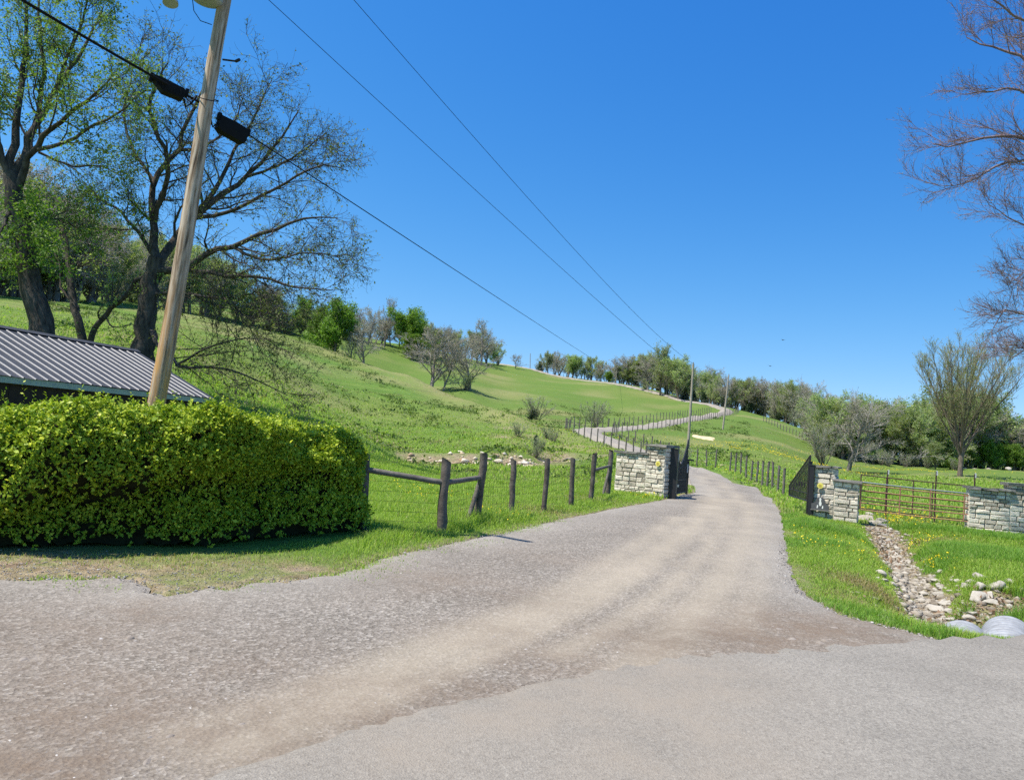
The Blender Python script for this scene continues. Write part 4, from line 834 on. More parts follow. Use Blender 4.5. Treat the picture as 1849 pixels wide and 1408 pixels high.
def tubes_np(Ps, Rs, k):
    M, N, _ = Ps.shape; tg = nrm(np.gradient(Ps, axis=1)); md = nrm(tg.mean(1)); ref = np.eye(3)[np.argmin(np.abs(md), axis=1)][:, None]
    a = nrm(np.cross(tg, np.broadcast_to(ref, tg.shape))); b_ = np.cross(tg, a); th = np.arange(k) * 2 * math.pi / k
    v = Ps[:, :, None] + Rs[:, :, None, None] * (np.cos(th)[:, None] * a[:, :, None] + np.sin(th)[:, None] * b_[:, :, None])
    base = (np.arange(M) * N * k)[:, None, None]; i = (np.arange(N - 1) * k)[None, :, None]; j = np.arange(k)[None, None]; j2 = (j + 1) % k
    q = np.stack([base + i + j, base + i + k + j, base + i + k + j2, base + i + j2], -1).reshape(-1, 4); return v.reshape(-1, 3), q
def tube_mesh(name, levels, mats, midx=None):
    vs, qs, mi, n = [], [], [], 0
    for li, (Ps, Rs, k) in enumerate(levels):
        if len(Ps) == 0: continue
        v, q = tubes_np(Ps, Rs, k); vs.append(v); qs.append(q + n); n += len(v); mi.append(np.full(len(q), 0 if midx is None else midx[li]))
    return np.concatenate(vs), np.concatenate(qs), np.concatenate(mi)
def leaf_np(r, pos, size, upb=.5, asp=.55, droop=0.0, axis=None, axw=0):
    "rhombic folded leaves"
    n = len(pos); d = r.normal(size=(n, 3)); d[:, 2] -= droop
    if axis is not None: d = d + axis * axw
    d = nrm(d); nn = nrm(r.normal(size=(n, 3)) + (np.array([0, 0, upb]) if np.isscalar(upb) else upb)); s_ = nrm(np.cross(d, nn)); nn = np.cross(s_, d)
    L = (size * np.exp(r.normal(0, .25, n)))[:, None]; w_ = L * asp * .5
    v = np.stack([pos, pos + d * L * .5 + s_ * w_ + nn * L * .06, pos + d * L, pos + d * L * .5 - s_ * w_ + nn * L * .06], 1)
    return v.reshape(-1, 3), np.arange(n * 4).reshape(-1, 4)
def at_twigs(r, Ps, n, t0=.3, t1=1.0, jit=0.0):
    M, N, _ = Ps.shape; i = r.integers(0, M, n); f = (t0 + (t1 - t0) * r.random(n)) * (N - 1); k = np.minimum(f.astype(int), N - 2); w_ = (f - k)[:, None]
    return Ps[i, k] * (1 - w_) + Ps[i, k + 1] * w_ + r.normal(0, 1, (n, 3)) * jit, nrm(Ps[i, -1] - Ps[i, 0])
def make_tree(name, label, cat, loc, levels, ntrunk, bmat, tmat, leaves=None, group=None, rotz=0):
    "levels: [(P,R,sides)]; the first ntrunk levels are the trunk and limbs, the rest and the leaves the crown"
    t = thing(name, label, cat, loc, rotz, group)
    v, q, mi = tube_mesh('trunk', levels[:ntrunk], [bmat]); ob('trunk', mesh_np('trunk', v, q, smooth=True, mats=[bmat]), t)
    if levels[ntrunk:] or leaves:
        vs, qs, ms, n, mm = [], [], [], 0, []
        if levels[ntrunk:]:
            v, q, _ = tube_mesh('c', levels[ntrunk:], [tmat]); vs.append(v); qs.append(q); ms.append(np.zeros(len(q))); n += len(v); mm.append(tmat)
        for (lv, lq, lm) in leaves or []:
            vs.append(lv); qs.append(lq + n); n += len(lv); mm.append(lm); ms.append(np.full(len(lq), len(mm) - 1))
        ob('crown', mesh_np('crown', np.concatenate(vs), np.concatenate(qs), smooth=False, mats=mm, midx=np.concatenate(ms)), t)
    return t
def limb(pts, n, rads):
    pts = np.array(pts, float); ext = np.vstack([2 * pts[0] - pts[1], pts, 2 * pts[-1] - pts[-2]]); out = []
    for i in range(1, len(ext) - 2):
        p0, p1, p2, p3 = ext[i - 1:i + 3]
        for t in np.linspace(0, 1, 8, endpoint=False): out.append(.5 * (2 * p1 + (-p0 + p2) * t + (2 * p0 - 5 * p1 + 4 * p2 - p3) * t * t + (-p0 + 3 * p1 - 3 * p2 + p3) * t ** 3))
    out.append(pts[-1]); out = np.array(out); s_ = np.concatenate([[0], np.cumsum(np.linalg.norm(np.diff(out, axis=0), axis=1))]); q = np.linspace(0, s_[-1], n)
    return np.stack([np.interp(q, s_, out[:, k]) for k in range(3)], 1), np.interp(np.linspace(0, 1, n), np.linspace(0, 1, len(rads)), rads)
def big_tree(name, label, base, limbs, Y, spec, bmat, tmat, leafs, seed, n=14, jitter=.04):
    "limbs: [(pixel polyline with distance offsets), radii]; grows the finer wood from them"
    limbs = limbs[:1] + [(a, [q * .74 for q in b_]) for a, b_ in limbs[1:]]
    r = np.random.default_rng(seed); Pl, Rl, flag = [], [], []
    for (poly, rads) in limbs:
        pts = [np.array(P(px, py, Y + dy)) - np.array(base) for px, py, dy in poly]; p, q = limb(pts, n, rads); p[1:] += r.normal(0, jitter, p[1:].shape) * min(1, q.max() * 8); Pl.append(p); Rl.append(q)
    Pl, Rl = np.array(Pl), np.array(Rl); lv = [(Pl, Rl, 12)]; src = (Pl, Rl)
    thin = Rl[:, 0] < spec[0].pop('maxr', 9); cur = (Pl[thin], Rl[thin])
    for k, sp in enumerate(spec):
        kk = sp.pop('sides'); inc = sp.pop('both', False); Pn, Rn = grow(r, *cur, **sp); lv.append((Pn, Rn, kk)); cur = (Pn, Rn)
    out = []
    for (cnt, size, m_, jit) in leafs:
        pos, axd = at_twigs(r, lv[-1][0], cnt, .15, 1.0, jit); out.append((*leaf_np(r, pos, size, .3, .5, .2, axd, .6), m_))
    return make_tree(name, label, 'tree', base, lv, 3, bmat, tmat, out)
# --- the leaning leafy tree at the left edge
bt = on(72, 640, 28)
limbs1 = [([(82,660,0),(72,590,0),(52,480,0),(36,400,0),(20,315,0)], [.46,.40,.34,.31,.27]),
 ([(20,330,0),(42,285,.2),(60,235,.5),(95,170,1),(150,90,1.5),(190,10,2)], [.22,.17,.13,.10,.07,.03]),
 ([(30,350,0),(60,270,-.3),(105,228,-.8),(150,188,-1.4),(205,140,-2)], [.20,.15,.11,.08,.03]),
 ([(20,320,0),(30,230,.3),(40,150,.8),(48,60,1.2),(40,-40,1.5)], [.22,.17,.13,.09,.05]),
 ([(15,330,0),(-5,250,-.4),(-40,150,-.8),(-60,40,-1)], [.2,.15,.10,.05]),
 ([(42,290,.2),(72,200,1),(78,110,2),(70,20,2.6),(80,-60,3)], [.16,.12,.10,.07,.03]),
 ([(62,272,-.2),(120,258,-1),(160,232,-1.6),(215,205,-2.2),(262,165,-2.6)], [.11,.09,.07,.05,.02]),
 ([(70,275,0),(130,300,.4),(185,300,.8),(225,322,1.1)], [.07,.05,.04,.015]),
 ([(25,370,0),(0,420,-.6),(-30,450,-1)], [.1,.07,.03]), ([(40,430,0),(70,400,.8),(110,395,1.4),(150,420,2)], [.07,.05,.04,.02]),
 ([(95,170,1),(140,60,.4),(165,-30,0)], [.1,.07,.03])]
big_tree('leafy_tree', 'big leaning tree with thin fresh leaves at the left edge behind the shed', bt, limbs1, 28,
 [dict(maxr=.3, n=9, t0=.2, t1=1, ang=.75, angv=.25, length=2.3, lenv=.3, npts=6, wig=.16, up=.12, rr=.42, taper=.35, rmin=.012, sides=6),
  dict(n=7, t0=.15, t1=1, ang=.75, angv=.25, length=1.15, lenv=.3, npts=5, wig=.2, up=.05, rr=.45, taper=.4, rmin=.008, sides=4),
  dict(n=5, t0=.15, t1=1, ang=.7, angv=.25, length=.55, lenv=.3, npts=4, wig=.22, up=0, rr=.5, taper=.5, rmin=.005, sides=3)], B_dark, B_dark,
 [(27000, .095, L_young, .10), (6000, .09, L_bright, .10)], 101)
# ivy and young growth round its foot
r = np.random.default_rng(5); q = []
for k in range(70):
    u = r.random(); px = 75 - 45 * (1 - u) + r.normal(0, 30); py = 340 + 150 * u ** 1.2; Y = 27.7 + r.normal(0, .5); c_ = r.normal(0, 1, 3)
    for m_ in range(45): q.append(np.array(P(px + r.normal(0, 11) + .3 * m_ * c_[0], py + r.normal(0, 7) + abs(m_) * .3, Y + r.normal(0, .2))) - np.array(bt))
lv, lq = leaf_np(r, np.array(q), .11, .4); ob('ivy', mesh_np('ivy', lv, lq, mats=[L_bright]), bpy.data.objects['leafy_tree'])
# --- the dark spreading tree behind the pole
b2t = on(258, 660, 30)
limbs2 = [([(252,668,0),(258,628,0),(264,560,0),(272,510,0),(283,465,0)], [.48,.42,.36,.34,.31]),
 ([(283,470,0),(279,400,.3),(277,340,.6),(296,300,.8),(322,272,1),(333,225,1.2),(356,193,1.4),(372,150,1.6)], [.25,.2,.17,.15,.13,.11,.08,.04]),
 ([(279,400,.3),(300,330,-.4),(303,282,-.8),(280,225,-1),(272,190,-1.2),(300,110,-1.4)], [.16,.13,.12,.10,.08,.03]),
 ([(284,480,0),(310,440,.6),(345,395,1.2),(435,325,2.2),(492,276,2.8),(540,200,3.2)], [.24,.2,.17,.12,.08,.03]),
 ([(286,490,0),(335,488,-.6),(375,455,-1),(416,444,-1.4),(480,420,-1.8),(549,395,-2.2),(610,392,-2.4)], [.22,.18,.15,.12,.09,.06,.02]),
 ([(360,378,1.2),(395,330,1.8),(430,260,2.2),(470,190,2.6),(490,145,2.8)], [.15,.11,.08,.05,.02]),
 ([(345,395,1.2),(420,380,.6),(500,340,.2),(575,300,0),(630,310,-.2)], [.13,.1,.08,.05,.02]),
 ([(340,487,-.6),(410,500,-1.4),(470,500,-2),(540,520,-2.5),(600,525,-2.8)], [.13,.1,.07,.05,.02]),
 ([(268,530,0),(337,531,-.6),(416,543,-1.4),(450,590,-1.8),(475,640,-2)], [.11,.085,.06,.04,.015]),
 ([(262,585,0),(318,660,-1.4),(378,662,-2),(430,672,-2.4),(473,690,-2.6),(520,712,-2.8)], [.14,.09,.075,.06,.04,.015]),
 ([(318,660,-1.4),(370,630,-2.2),(430,612,-2.6),(490,612,-2.8)], [.07,.05,.035,.015]),
 ([(283,470,0),(250,420,.8),(215,380,1.4),(180,360,2),(150,330,2.4)], [.13,.1,.08,.05,.02]),
 ([(322,272,1),(372,262,1.4),(420,225,1.8),(440,170,2)], [.09,.07,.045,.02]), ([(435,325,2.2),(520,290,2.6),(590,240,3)], [.09,.06,.02]), ([(280,330,.6),(240,270,1),(225,200,1.2),(245,110,1.4),(260,70,1.6)], [.1,.08,.06,.035,.015]),
 ([(416,444,-1.4),(480,470,-1.8),(560,455,-2.2),(625,470,-2.4)], [.08,.06,.04,.015])]
big_tree('spreading_tree', 'dark wide spreading tree with nearly bare fine branches behind the leaning pole', b2t, limbs2, 30,
 [dict(maxr=.3, n=13, t0=.15, t1=1, ang=.8, angv=.25, length=2.2, lenv=.3, npts=6, wig=.18, up=.05, rr=.42, taper=.35, rmin=.011, sides=6),
  dict(n=9, t0=.12, t1=1, ang=.78, angv=.25, length=1.15, lenv=.3, npts=5, wig=.22, up=.02, rr=.45, taper=.4, rmin=.0075, sides=4),
  dict(n=6, t0=.12, t1=1, ang=.75, angv=.25, length=.55, lenv=.3, npts=4, wig=.24, up=-.03, rr=.5, taper=.5, rmin=.0055, sides=3)], B_dark, B_dark,
 [(12000, .09, L_young, .05), (6000, .08, L_oliv, .05)], 102)
# --- dark forked small trees between them
b3 = on(150, 640, 31)
limbs3 = [([(156,660,0),(150,604,0),(140,570,0),(130,543,.2),(126,490,.4),(117,437,.6),(112,400,.8)], [.2,.17,.15,.14,.12,.09,.05]),
 ([(160,660,0),(164,607,0),(186,575,-.2),(212,546,-.5),(240,516,-.8),(272,490,-1)], [.18,.16,.14,.13,.12,.10]), ([(126,490,.4),(160,475,.8),(186,468,1)], [.07,.05,.02]), ([(130,545,.2),(110,520,.4),(108,480,.6),(90,440,.8)], [.07,.05,.04,.02]), ([(190,572,-.2),(205,590,-.8),(240,585,-1)], [.05,.035,.015])]
big_tree('forked_tree', 'dark low forked tree between the two big trees behind the shed', b3, limbs3, 31,
 [dict(maxr=.3, n=6, t0=.3, t1=1, ang=.9, angv=.3, length=1.3, lenv=.35, npts=5, wig=.24, up=.05, rr=.4, taper=.4, rmin=.010, sides=5), dict(n=5, t0=.2, t1=1, ang=.8, angv=.3, length=.7, lenv=.3, npts=4, wig=.25, up=0, rr=.45, taper=.4, rmin=.007, sides=3), dict(n=3, t0=.2, t1=1, ang=.8, angv=.3, length=.35, lenv=.3, npts=3, wig=.25, up=0, rr=.5, taper=.5, rmin=.005, sides=3)], B_dark, B_dark, [(1500, .10, L_oliv, .05)], 103)
# --- tall bare tree reaching in from the right edge
b4 = Vector((17.2, 21.0, hz(17.2, 21.0)))
limbs4 = [([(2040,900,0),(2030,600,0),(2020,300,0),(2010,0,0),(2000,-250,0)], [.40,.36,.3,.2,.08]),
 ([(2022,420,0),(1940,330,-.4),(1849,250,-.9),(1780,250,-1.2),(1720,262,-1.4),(1685,262,-1.6)], [.14,.11,.085,.06,.04,.015]), ([(2015,250,0),(1930,170,.4),(1849,105,.8),(1790,85,1),(1745,70,1.2)], [.15,.12,.09,.05,.02]),
 ([(1940,330,-.4),(1860,290,-.8),(1800,300,-1),(1745,330,-1.2),(1705,335,-1.3)], [.08,.06,.045,.03,.012]), ([(2015,300,0),(1930,235,.6),(1849,165,1.2),(1790,165,1.5),(1740,172,1.7)], [.11,.08,.06,.04,.015]),
 ([(2012,150,0),(1930,90,-.6),(1849,40,-1.2),(1800,10,-1.5),(1770,-20,-1.6)], [.12,.09,.06,.04,.02]), ([(2025,520,0),(1930,430,.2),(1849,405,.4),(1810,385,.5),(1785,372,.6)], [.10,.07,.045,.03,.012]),
 ([(2028,620,0),(1930,560,-.5),(1860,570,-.8),(1815,560,-1),(1790,600,-1.1)], [.09,.06,.04,.03,.012]), ([(2025,560,0),(1920,500,.6),(1860,490,.9),(1820,510,1)], [.08,.05,.035,.012]), ([(2028,700,0),(1940,650,.3),(1870,630,.6),(1830,645,.8)], [.08,.055,.035,.012])]
big_tree('bare_tree', 'tall bare tree reaching in from the right edge against the sky', b4, limbs4, 21,
 [dict(maxr=.3, n=15, t0=.25, t1=1, ang=.65, angv=.2, length=1.35, lenv=.3, npts=6, wig=.12, up=.16, rr=.42, taper=.35, rmin=.0085, sides=5), dict(n=11, t0=.12, t1=1, ang=.62, angv=.2, length=.75, lenv=.3, npts=5, wig=.14, up=.08, rr=.45, taper=.4, rmin=.0052, sides=4), dict(n=6, t0=.12, t1=1, ang=.6, angv=.2, length=.32, lenv=.3, npts=4, wig=.16, up=.05, rr=.5, taper=.5, rmin=.0034, sides=3)], B_red, B_red, [(5000, .035, L_tan, .015)], 104)

# ------------------------------------------------------------------ generic trees for the hills and woods
def gen(r, H, stems, spread, lv_spec, base_clear=.25, lean=.1, r0=.027, upr=.25, rmin=.02, side=.5, nl1=9, npts=9, curve=.0):
    "one or several stems of height about H with limbs"
    Pl, Rl = [], []
    for k in range(stems):
        a = r.uniform(0, 6.28); sp = (.10 + .35 * r.random()) * spread * (stems > 1) + lean * r.random(); d = np.array([math.cos(a) * sp, math.sin(a) * sp, 1.0]); d /= np.linalg.norm(d); L = H * (.78 + .2 * r.random()) * (.85 if stems > 1 else .9); pts = [np.array([math.cos(a) * .15 * (stems > 1), math.sin(a) * .15 * (stems > 1), -.4])]
        for j in range(npts - 1):
            d = nrm(d + r.normal(0, .07, 3) + np.array([0, 0, .06])); pts.append(pts[-1] + d * (L + .4) / (npts - 1))
        Pl.append(np.array(pts)); Rl.append(H * r0 * (1.0 if stems == 1 else .62) * np.linspace(1.1, .12, npts))
    lv = [(np.array(Pl), np.array(Rl), 8)]; cur = lv[0][:2]
    for sp in lv_spec:
        sp = dict(sp); kk = sp.pop('sides'); Pn, Rn = grow(r, *cur, **sp); lv.append((Pn, Rn, kk)); cur = (Pn, Rn)
    return lv
def proto(kind, seed, H=10.0):
    r = np.random.default_rng(seed); S = H / 10
    if kind == 'bare':      # open round bare crown
        lv = gen(r, H, 1, 1, [dict(n=19, t0=.18, t1=.98, ang=.95, angv=.2, length=5.6 * S, lenv=.2, npts=6, wig=.12, up=.10, rr=.45, taper=.25, rmin=.035, tlen=.55, sides=5), dict(n=11, t0=.12, t1=1, ang=.7, angv=.2, length=1.9 * S, lenv=.3, npts=5, wig=.14, up=.10, rr=.45, taper=.35, rmin=.022, sides=4), dict(n=9, t0=.1, t1=1, ang=.6, angv=.2, length=.85 * S, lenv=.3, npts=3, wig=.15, up=.08, rr=.5, taper=.5, rmin=.013, sides=3)])
        pos, a = at_twigs(r, lv[-1][0], 3500, .3, 1, .05); return lv, [(*leaf_np(r, pos, .16 * S, .3, .5), L_tan)], B_grey, B_twig
    if kind == 'bud':       # budding crown, pale green
        lv = gen(r, H, 1, 1, [dict(n=19, t0=.15, t1=.98, ang=.85, angv=.2, length=5.2 * S, lenv=.2, npts=6, wig=.12, up=.13, rr=.45, taper=.25, rmin=.035, tlen=.55, sides=5), dict(n=10, t0=.12, t1=1, ang=.65, angv=.2, length=1.8 * S, lenv=.3, npts=5, wig=.14, up=.12, rr=.45, taper=.35, rmin=.02, sides=4), dict(n=6, t0=.1, t1=1, ang=.6, angv=.2, length=.7 * S, lenv=.3, npts=3, wig=.15, up=.1, rr=.5, taper=.5, rmin=.013, sides=3)])
        pos, a = at_twigs(r, lv[-1][0], 9000, .1, 1, .14); return lv, [(*leaf_np(r, pos, .19 * S, .3, .55), L_bud)], B_brown, B_twig
    if kind == 'leafy':     # fresh green crown, see-through at the edge
        lv = gen(r, H, 2, .7, [dict(n=13, t0=.16, t1=.98, ang=.95, angv=.2, length=4.6 * S, lenv=.22, npts=6, wig=.12, up=.15, rr=.45, taper=.25, rmin=.035, tlen=.5, sides=5), dict(n=8, t0=.15, t1=1, ang=.7, angv=.2, length=1.6 * S, lenv=.3, npts=5, wig=.16, up=.05, rr=.45, taper=.35, rmin=.02, sides=4), dict(n=4, t0=.1, t1=1, ang=.6, angv=.2, length=.7 * S, lenv=.3, npts=3, wig=.18, up=0, rr=.5, taper=.5, rmin=.013, sides=3)])
        pos, a = at_twigs(r, lv[-1][0], 17000, .0, 1, .26); return lv, [(*leaf_np(r, pos, .24 * S, .5, .6), L_bright)], B_brown, B_brown
    if kind == 'olive':
        lv = gen(r, H, 2, .6, [dict(n=14, t0=.14, t1=.98, ang=.9, angv=.2, length=4.5 * S, lenv=.22, npts=6, wig=.12, up=.15, rr=.45, taper=.25, rmin=.035, tlen=.5, sides=5), dict(n=8, t0=.15, t1=1, ang=.7, angv=.2, length=1.5 * S, lenv=.3, npts=5, wig=.16, up=.08, rr=.45, taper=.35, rmin=.02, sides=4), dict(n=5, t0=.1, t1=1, ang=.6, angv=.2, length=.7 * S, lenv=.3, npts=3, wig=.18, up=.05, rr=.5, taper=.5, rmin=.013, sides=3)])
        pos, a = at_twigs(r, lv[-1][0], 11000, .0, 1, .20); return lv, [(*leaf_np(r, pos, .2 * S, .4, .55), L_oliv)], B_brown, B_twig
    if kind == 'cedar':     # dense dark evergreen, cone to oval
        lv = gen(r, H, 1, 1, [dict(n=60, t0=.06, t1=.99, ang=1.15, angv=.2, length=2.9 * S, lenv=.25, npts=4, wig=.1, up=.12, rr=.3, taper=.3, rmin=.02, tlen=.82, sides=4), dict(n=7, t0=.2, t1=1, ang=.7, angv=.2, length=.8 * S, lenv=.3, npts=3, wig=.15, up=.05, rr=.5, taper=.5, rmin=.012, sides=3)])
        pos, a = at_twigs(r, lv[-1][0], 13000, .0, 1, .16); return lv, [(*leaf_np(r, pos, .30 * S, .2, .42), L_dark)], B_brown, B_brown
    if kind == 'thicket':   # brown many-stemmed scrub
        lv = gen(r, H, 11, 1.6, [dict(n=9, t0=.15, t1=.98, ang=.55, angv=.2, length=2.6 * S, lenv=.3, npts=5, wig=.14, up=.2, rr=.5, taper=.3, rmin=.02, tlen=.5, sides=4), dict(n=7, t0=.1, t1=1, ang=.6, angv=.2, length=1.1 * S, lenv=.3, npts=4, wig=.16, up=.1, rr=.5, taper=.4, rmin=.014, sides=3), dict(n=4, t0=.1, t1=1, ang=.6, angv=.2, length=.5 * S, lenv=.3, npts=3, wig=.16, up=.1, rr=.5, taper=.5, rmin=.011, sides=3)], r0=.016)
        pos, a = at_twigs(r, lv[-1][0], 4200, .2, 1, .08); return lv, [(*leaf_np(r, pos, .15 * S, .3, .5), L_oliv)], B_brown, B_twig
    if kind == 'tall':      # tall narrow pale tree (poplar like)
        lv = gen(r, H, 1, 1, [dict(n=22, t0=.22, t1=.98, ang=.52, angv=.12, length=3.6 * S, lenv=.2, npts=6, wig=.09, up=.32, rr=.42, taper=.25, rmin=.03, tlen=.6, sides=5), dict(n=8, t0=.15, t1=1, ang=.5, angv=.15, length=1.4 * S, lenv=.3, npts=4, wig=.12, up=.2, rr=.45, taper=.35, rmin=.018, sides=4), dict(n=6, t0=.1, t1=1, ang=.55, angv=.2, length=.65 * S, lenv=.3, npts=3, wig=.14, up=.1, rr=.5, taper=.5, rmin=.012, sides=3)])
        pos, a = at_twigs(r, lv[-1][0], 7000, .2, 1, .12); return lv, [(*leaf_np(r, pos, .18 * S, .3, .5), L_bud)], B_grey, B_twig
PROTO = {}
for kind, cnt in (('bare', 3), ('bud', 3), ('leafy', 3), ('olive', 3), ('cedar', 2), ('thicket', 3), ('tall', 2)):
    PROTO[kind] = []
    for k in range(cnt):
        lv, leaves, bm_, tm_ = proto(kind, 500 + 17 * k + len(kind) * 31)
        v, q, _ = tube_mesh('t', lv[:2], [bm_]); me_t = mesh_np('trunk', v, q, smooth=True, mats=[bm_]); v, q, _ = tube_mesh('t', lv[2:], [tm_]); n = len(v); vs, qs, ms = [v], [q], [np.zeros(len(q))]
        lv_, lq_, lm_ = leaves[0]; vs.append(lv_); qs.append(lq_ + n); ms.append(np.ones(len(lq_)))
        me_c = mesh_np('crown', np.concatenate(vs), np.concatenate(qs), mats=[tm_, lm_], midx=np.concatenate(ms)); allv = np.concatenate(vs); top = np.percentile(allv[:, 2], 99.6)
        PROTO[kind].append((me_t, me_c, top, np.percentile(np.abs(allv[:, 0]), 97)))
tr_rng = np.random.default_rng(77)
NAMES = {'bare': 'bare_tree', 'bud': 'budding_tree', 'leafy': 'leafy_tree', 'olive': 'olive_tree', 'cedar': 'cedar_tree', 'thicket': 'shrub', 'tall': 'tall_tree'}
def plant(kind, px, py, Y, hpx, label, group=None, wide=1.0, var=None, cat=None):
    "tree standing where the photo pixel column px meets distance Y, hpx photo pixels tall"
    d = ray(px, py); Ys = Y * np.linspace(.78, 1.22, 45); X_ = d.x / d.y * Ys; Z_ = height(X_, Ys); e_ = np.abs((Z_ - CAMH) / Ys - d.z / d.y) * FPX + 14 * np.abs(Ys / Y - 1); Y = float(Ys[np.argmin(e_)])
    q = on(px, py, Y); V_ = PROTO[kind]; me_t, me_c, top, _ = V_[tr_rng.integers(len(V_)) if var is None else var]; H = hpx * Y / FPX; s_ = H / top
    t = thing(NAMES[kind], label, cat or ('shrub' if kind == 'thicket' else 'tree'), q - Vector((0, 0, .1)), tr_rng.uniform(0, 6.28), group); t.scale = (s_ * wide, s_ * wide, s_)
    for nm, me in (('trunk', me_t), ('crown', me_c)):
        o = bpy.data.objects.new(nm, me); LINK(o); o.parent = t
    return t
# single trees one can point to
plant('leafy', 604, 650, 172, 112, 'fresh green spreading tree on the spur skyline, several dark stems', None, 1.15, 0)
plant('leafy', 570, 632, 192, 84, 'slim light green tree just left of the spreading one on the spur', None, .75, 1)
plant('bare', 655, 664, 168, 82, 'small dark bare tree at the right end of the spur clump', None, 1.2, 0)
plant('bare', 633, 656, 187, 78, 'thin bare tree between green spreading tree and spur end', None, .8, 1)
plant('leafy', 759, 645, 236, 86, 'dense bright green round tree standing out on the upper slope', None, 1.2, 2)
plant('leafy', 742, 648, 236, 46, 'bright green bushy tree below the dense round one', None, 1.5, 1)
plant('bare', 776, 705, 150, 118, 'broad grey bare tree in the hollow of the hillside', None, 1.3, 2)
plant('bare', 800, 706, 149, 82, 'thin grey bare tree right beside the broad bare one', None, .9, 1)
plant('bare', 848, 704, 160, 96, 'darker bare tree with a stout trunk right in the hollow', None, 1.2, 0)
plant('thicket', 838, 704, 162, 36, 'brown scrub at the foot of the stout bare tree', None, 1.4, 1)
plant('bare', 694, 628, 250, 92, 'tall thin pale tree on the slope left of the bright green one', None, .6, 0)
plant('bare', 664, 622, 255, 70, 'bare tree on the slope left of the tall thin pale one', None, 1.0, 2)
plant('bare', 868, 660, 272, 84, 'tall bare tree on the skyline right of the green crown', None, .95, 0)
plant('bud', 900, 658, 282, 42, 'small dark tree alone on the skyline above the slope', None, 1.1, 2)
plant('bare', 930, 666, 296, 26, 'tiny bare tree on the skyline left of the small pole', None, 1.2, 1)
plant('thicket', 970, 757, 119, 44, 'brown bare bush on the open slope left of the other bush', None, 1.35, 0)
plant('cedar', 961, 757, 118, 20, 'small dark round cedar at the foot of the brown bush', None, 1.9, 1)
plant('thicket', 1076, 771, 111, 50, 'dark bare bush just above the bend of the drive', None, 1.35, 2)
plant('bare', 1530, 852, 104, 138, 'budding tree with pale branches on the meadow behind right gate pillar', None, 1.2, 1)
plant('thicket', 1486, 842, 92, 84, 'brown twiggy bush right behind the right gate pillar', None, .95, 1)
plant('cedar', 478, 612, 172, 32, 'small dark round cedar on the left slope', None, 1.5, 0)
plant('thicket', 1232, 838, 62, 34, 'low bare bush by the fence beyond the left iron gate leaf', None, 1.3, 2)
plant('thicket', 966, 826, 48.5, 42, 'ragged bush on the stony stream bank', None, .9, 0)
plant('cedar', 968, 808, 49.5, 26, 'spiky small cedar on the stream bank beside the ragged bush', None, .8, 0)
plant('leafy', 1694, 846, 136, 78, 'yellow green small tree at the edge of the right wood', None, .95, 1)
plant('leafy', 1712, 848, 134, 24, 'low bright green bush under the right wood edge', None, 1.9, 2)
for (px, py, Y, h_) in ((936,788,74,30),(990,792,72,24),(1000,798,68,20)): plant('thicket', px, py, Y, h_, 'low dark scrub on the near slope left of the bend', 'scrub near the bend', 1.3)
# vase shaped meadow tree
def vase_tree():
    q = on(1733, 862, 75); r = np.random.default_rng(61); H = 12.9; Pl, Rl = [], []
    z = np.linspace(-.4, 3.4, 9); Pl.append(np.c_[.05 * np.sin(z), .04 * np.cos(z), z]); Rl.append(np.linspace(.26, .20, 9))
    for k in range(17):
        a = k * 2.4 + r.uniform(-.3, .3); ti = .10 + .52 * (k / 17) ** .8; s_ = 1.5 + 2.2 * r.random(); L = (H - s_) * r.uniform(.86, 1.0); d = np.array([math.cos(a) * math.sin(ti * 1.12), math.sin(a) * math.sin(ti * 1.12), math.cos(ti * 1.05)]); p = [np.array([0, 0, s_])]
        for j in range(8): d = nrm(d + r.normal(0, .05, 3) + np.array([0, 0, .05])); p.append(p[-1] + d * L / 8)
        Pl.append(np.array(p)); Rl.append(np.linspace(.105, .018, 9))
    lv = [(np.array(Pl), np.array(Rl), 9)]; cur = (lv[0][0][1:], lv[0][1][1:])
    for sp in (dict(n=13, t0=.2, t1=1, ang=.5, angv=.14, length=2.6, lenv=.25, npts=6, wig=.08, up=.2, rr=.45, taper=.3, rmin=.02, tlen=.45, sides=5), dict(n=8, t0=.15, t1=1, ang=.5, angv=.15, length=1.25, lenv=.25, npts=5, wig=.1, up=.15, rr=.45, taper=.4, rmin=.012, sides=4), dict(n=5, t0=.1, t1=1, ang=.5, angv=.15, length=.6, lenv=.3, npts=3, wig=.12, up=.12, rr=.5, taper=.5, rmin=.009, sides=3)):
        sp = dict(sp); kk = sp.pop('sides'); Pn, Rn = grow(r, *cur, **sp); lv.append((Pn, Rn, kk)); cur = (Pn, Rn)
    pos, a_ = at_twigs(r, lv[-1][0], 13000, .3, 1, .05)
    t = make_tree('meadow_tree', 'large vase shaped tree on the right meadow with a pale trunk', 'tree', q, lv, 2, B_brown, bark('olive_twig', (.20, .175, .10), (.36, .325, .19)), [(*leaf_np(r, pos, .085, .3, .5), L_oliv)])
    return t
vase_tree()
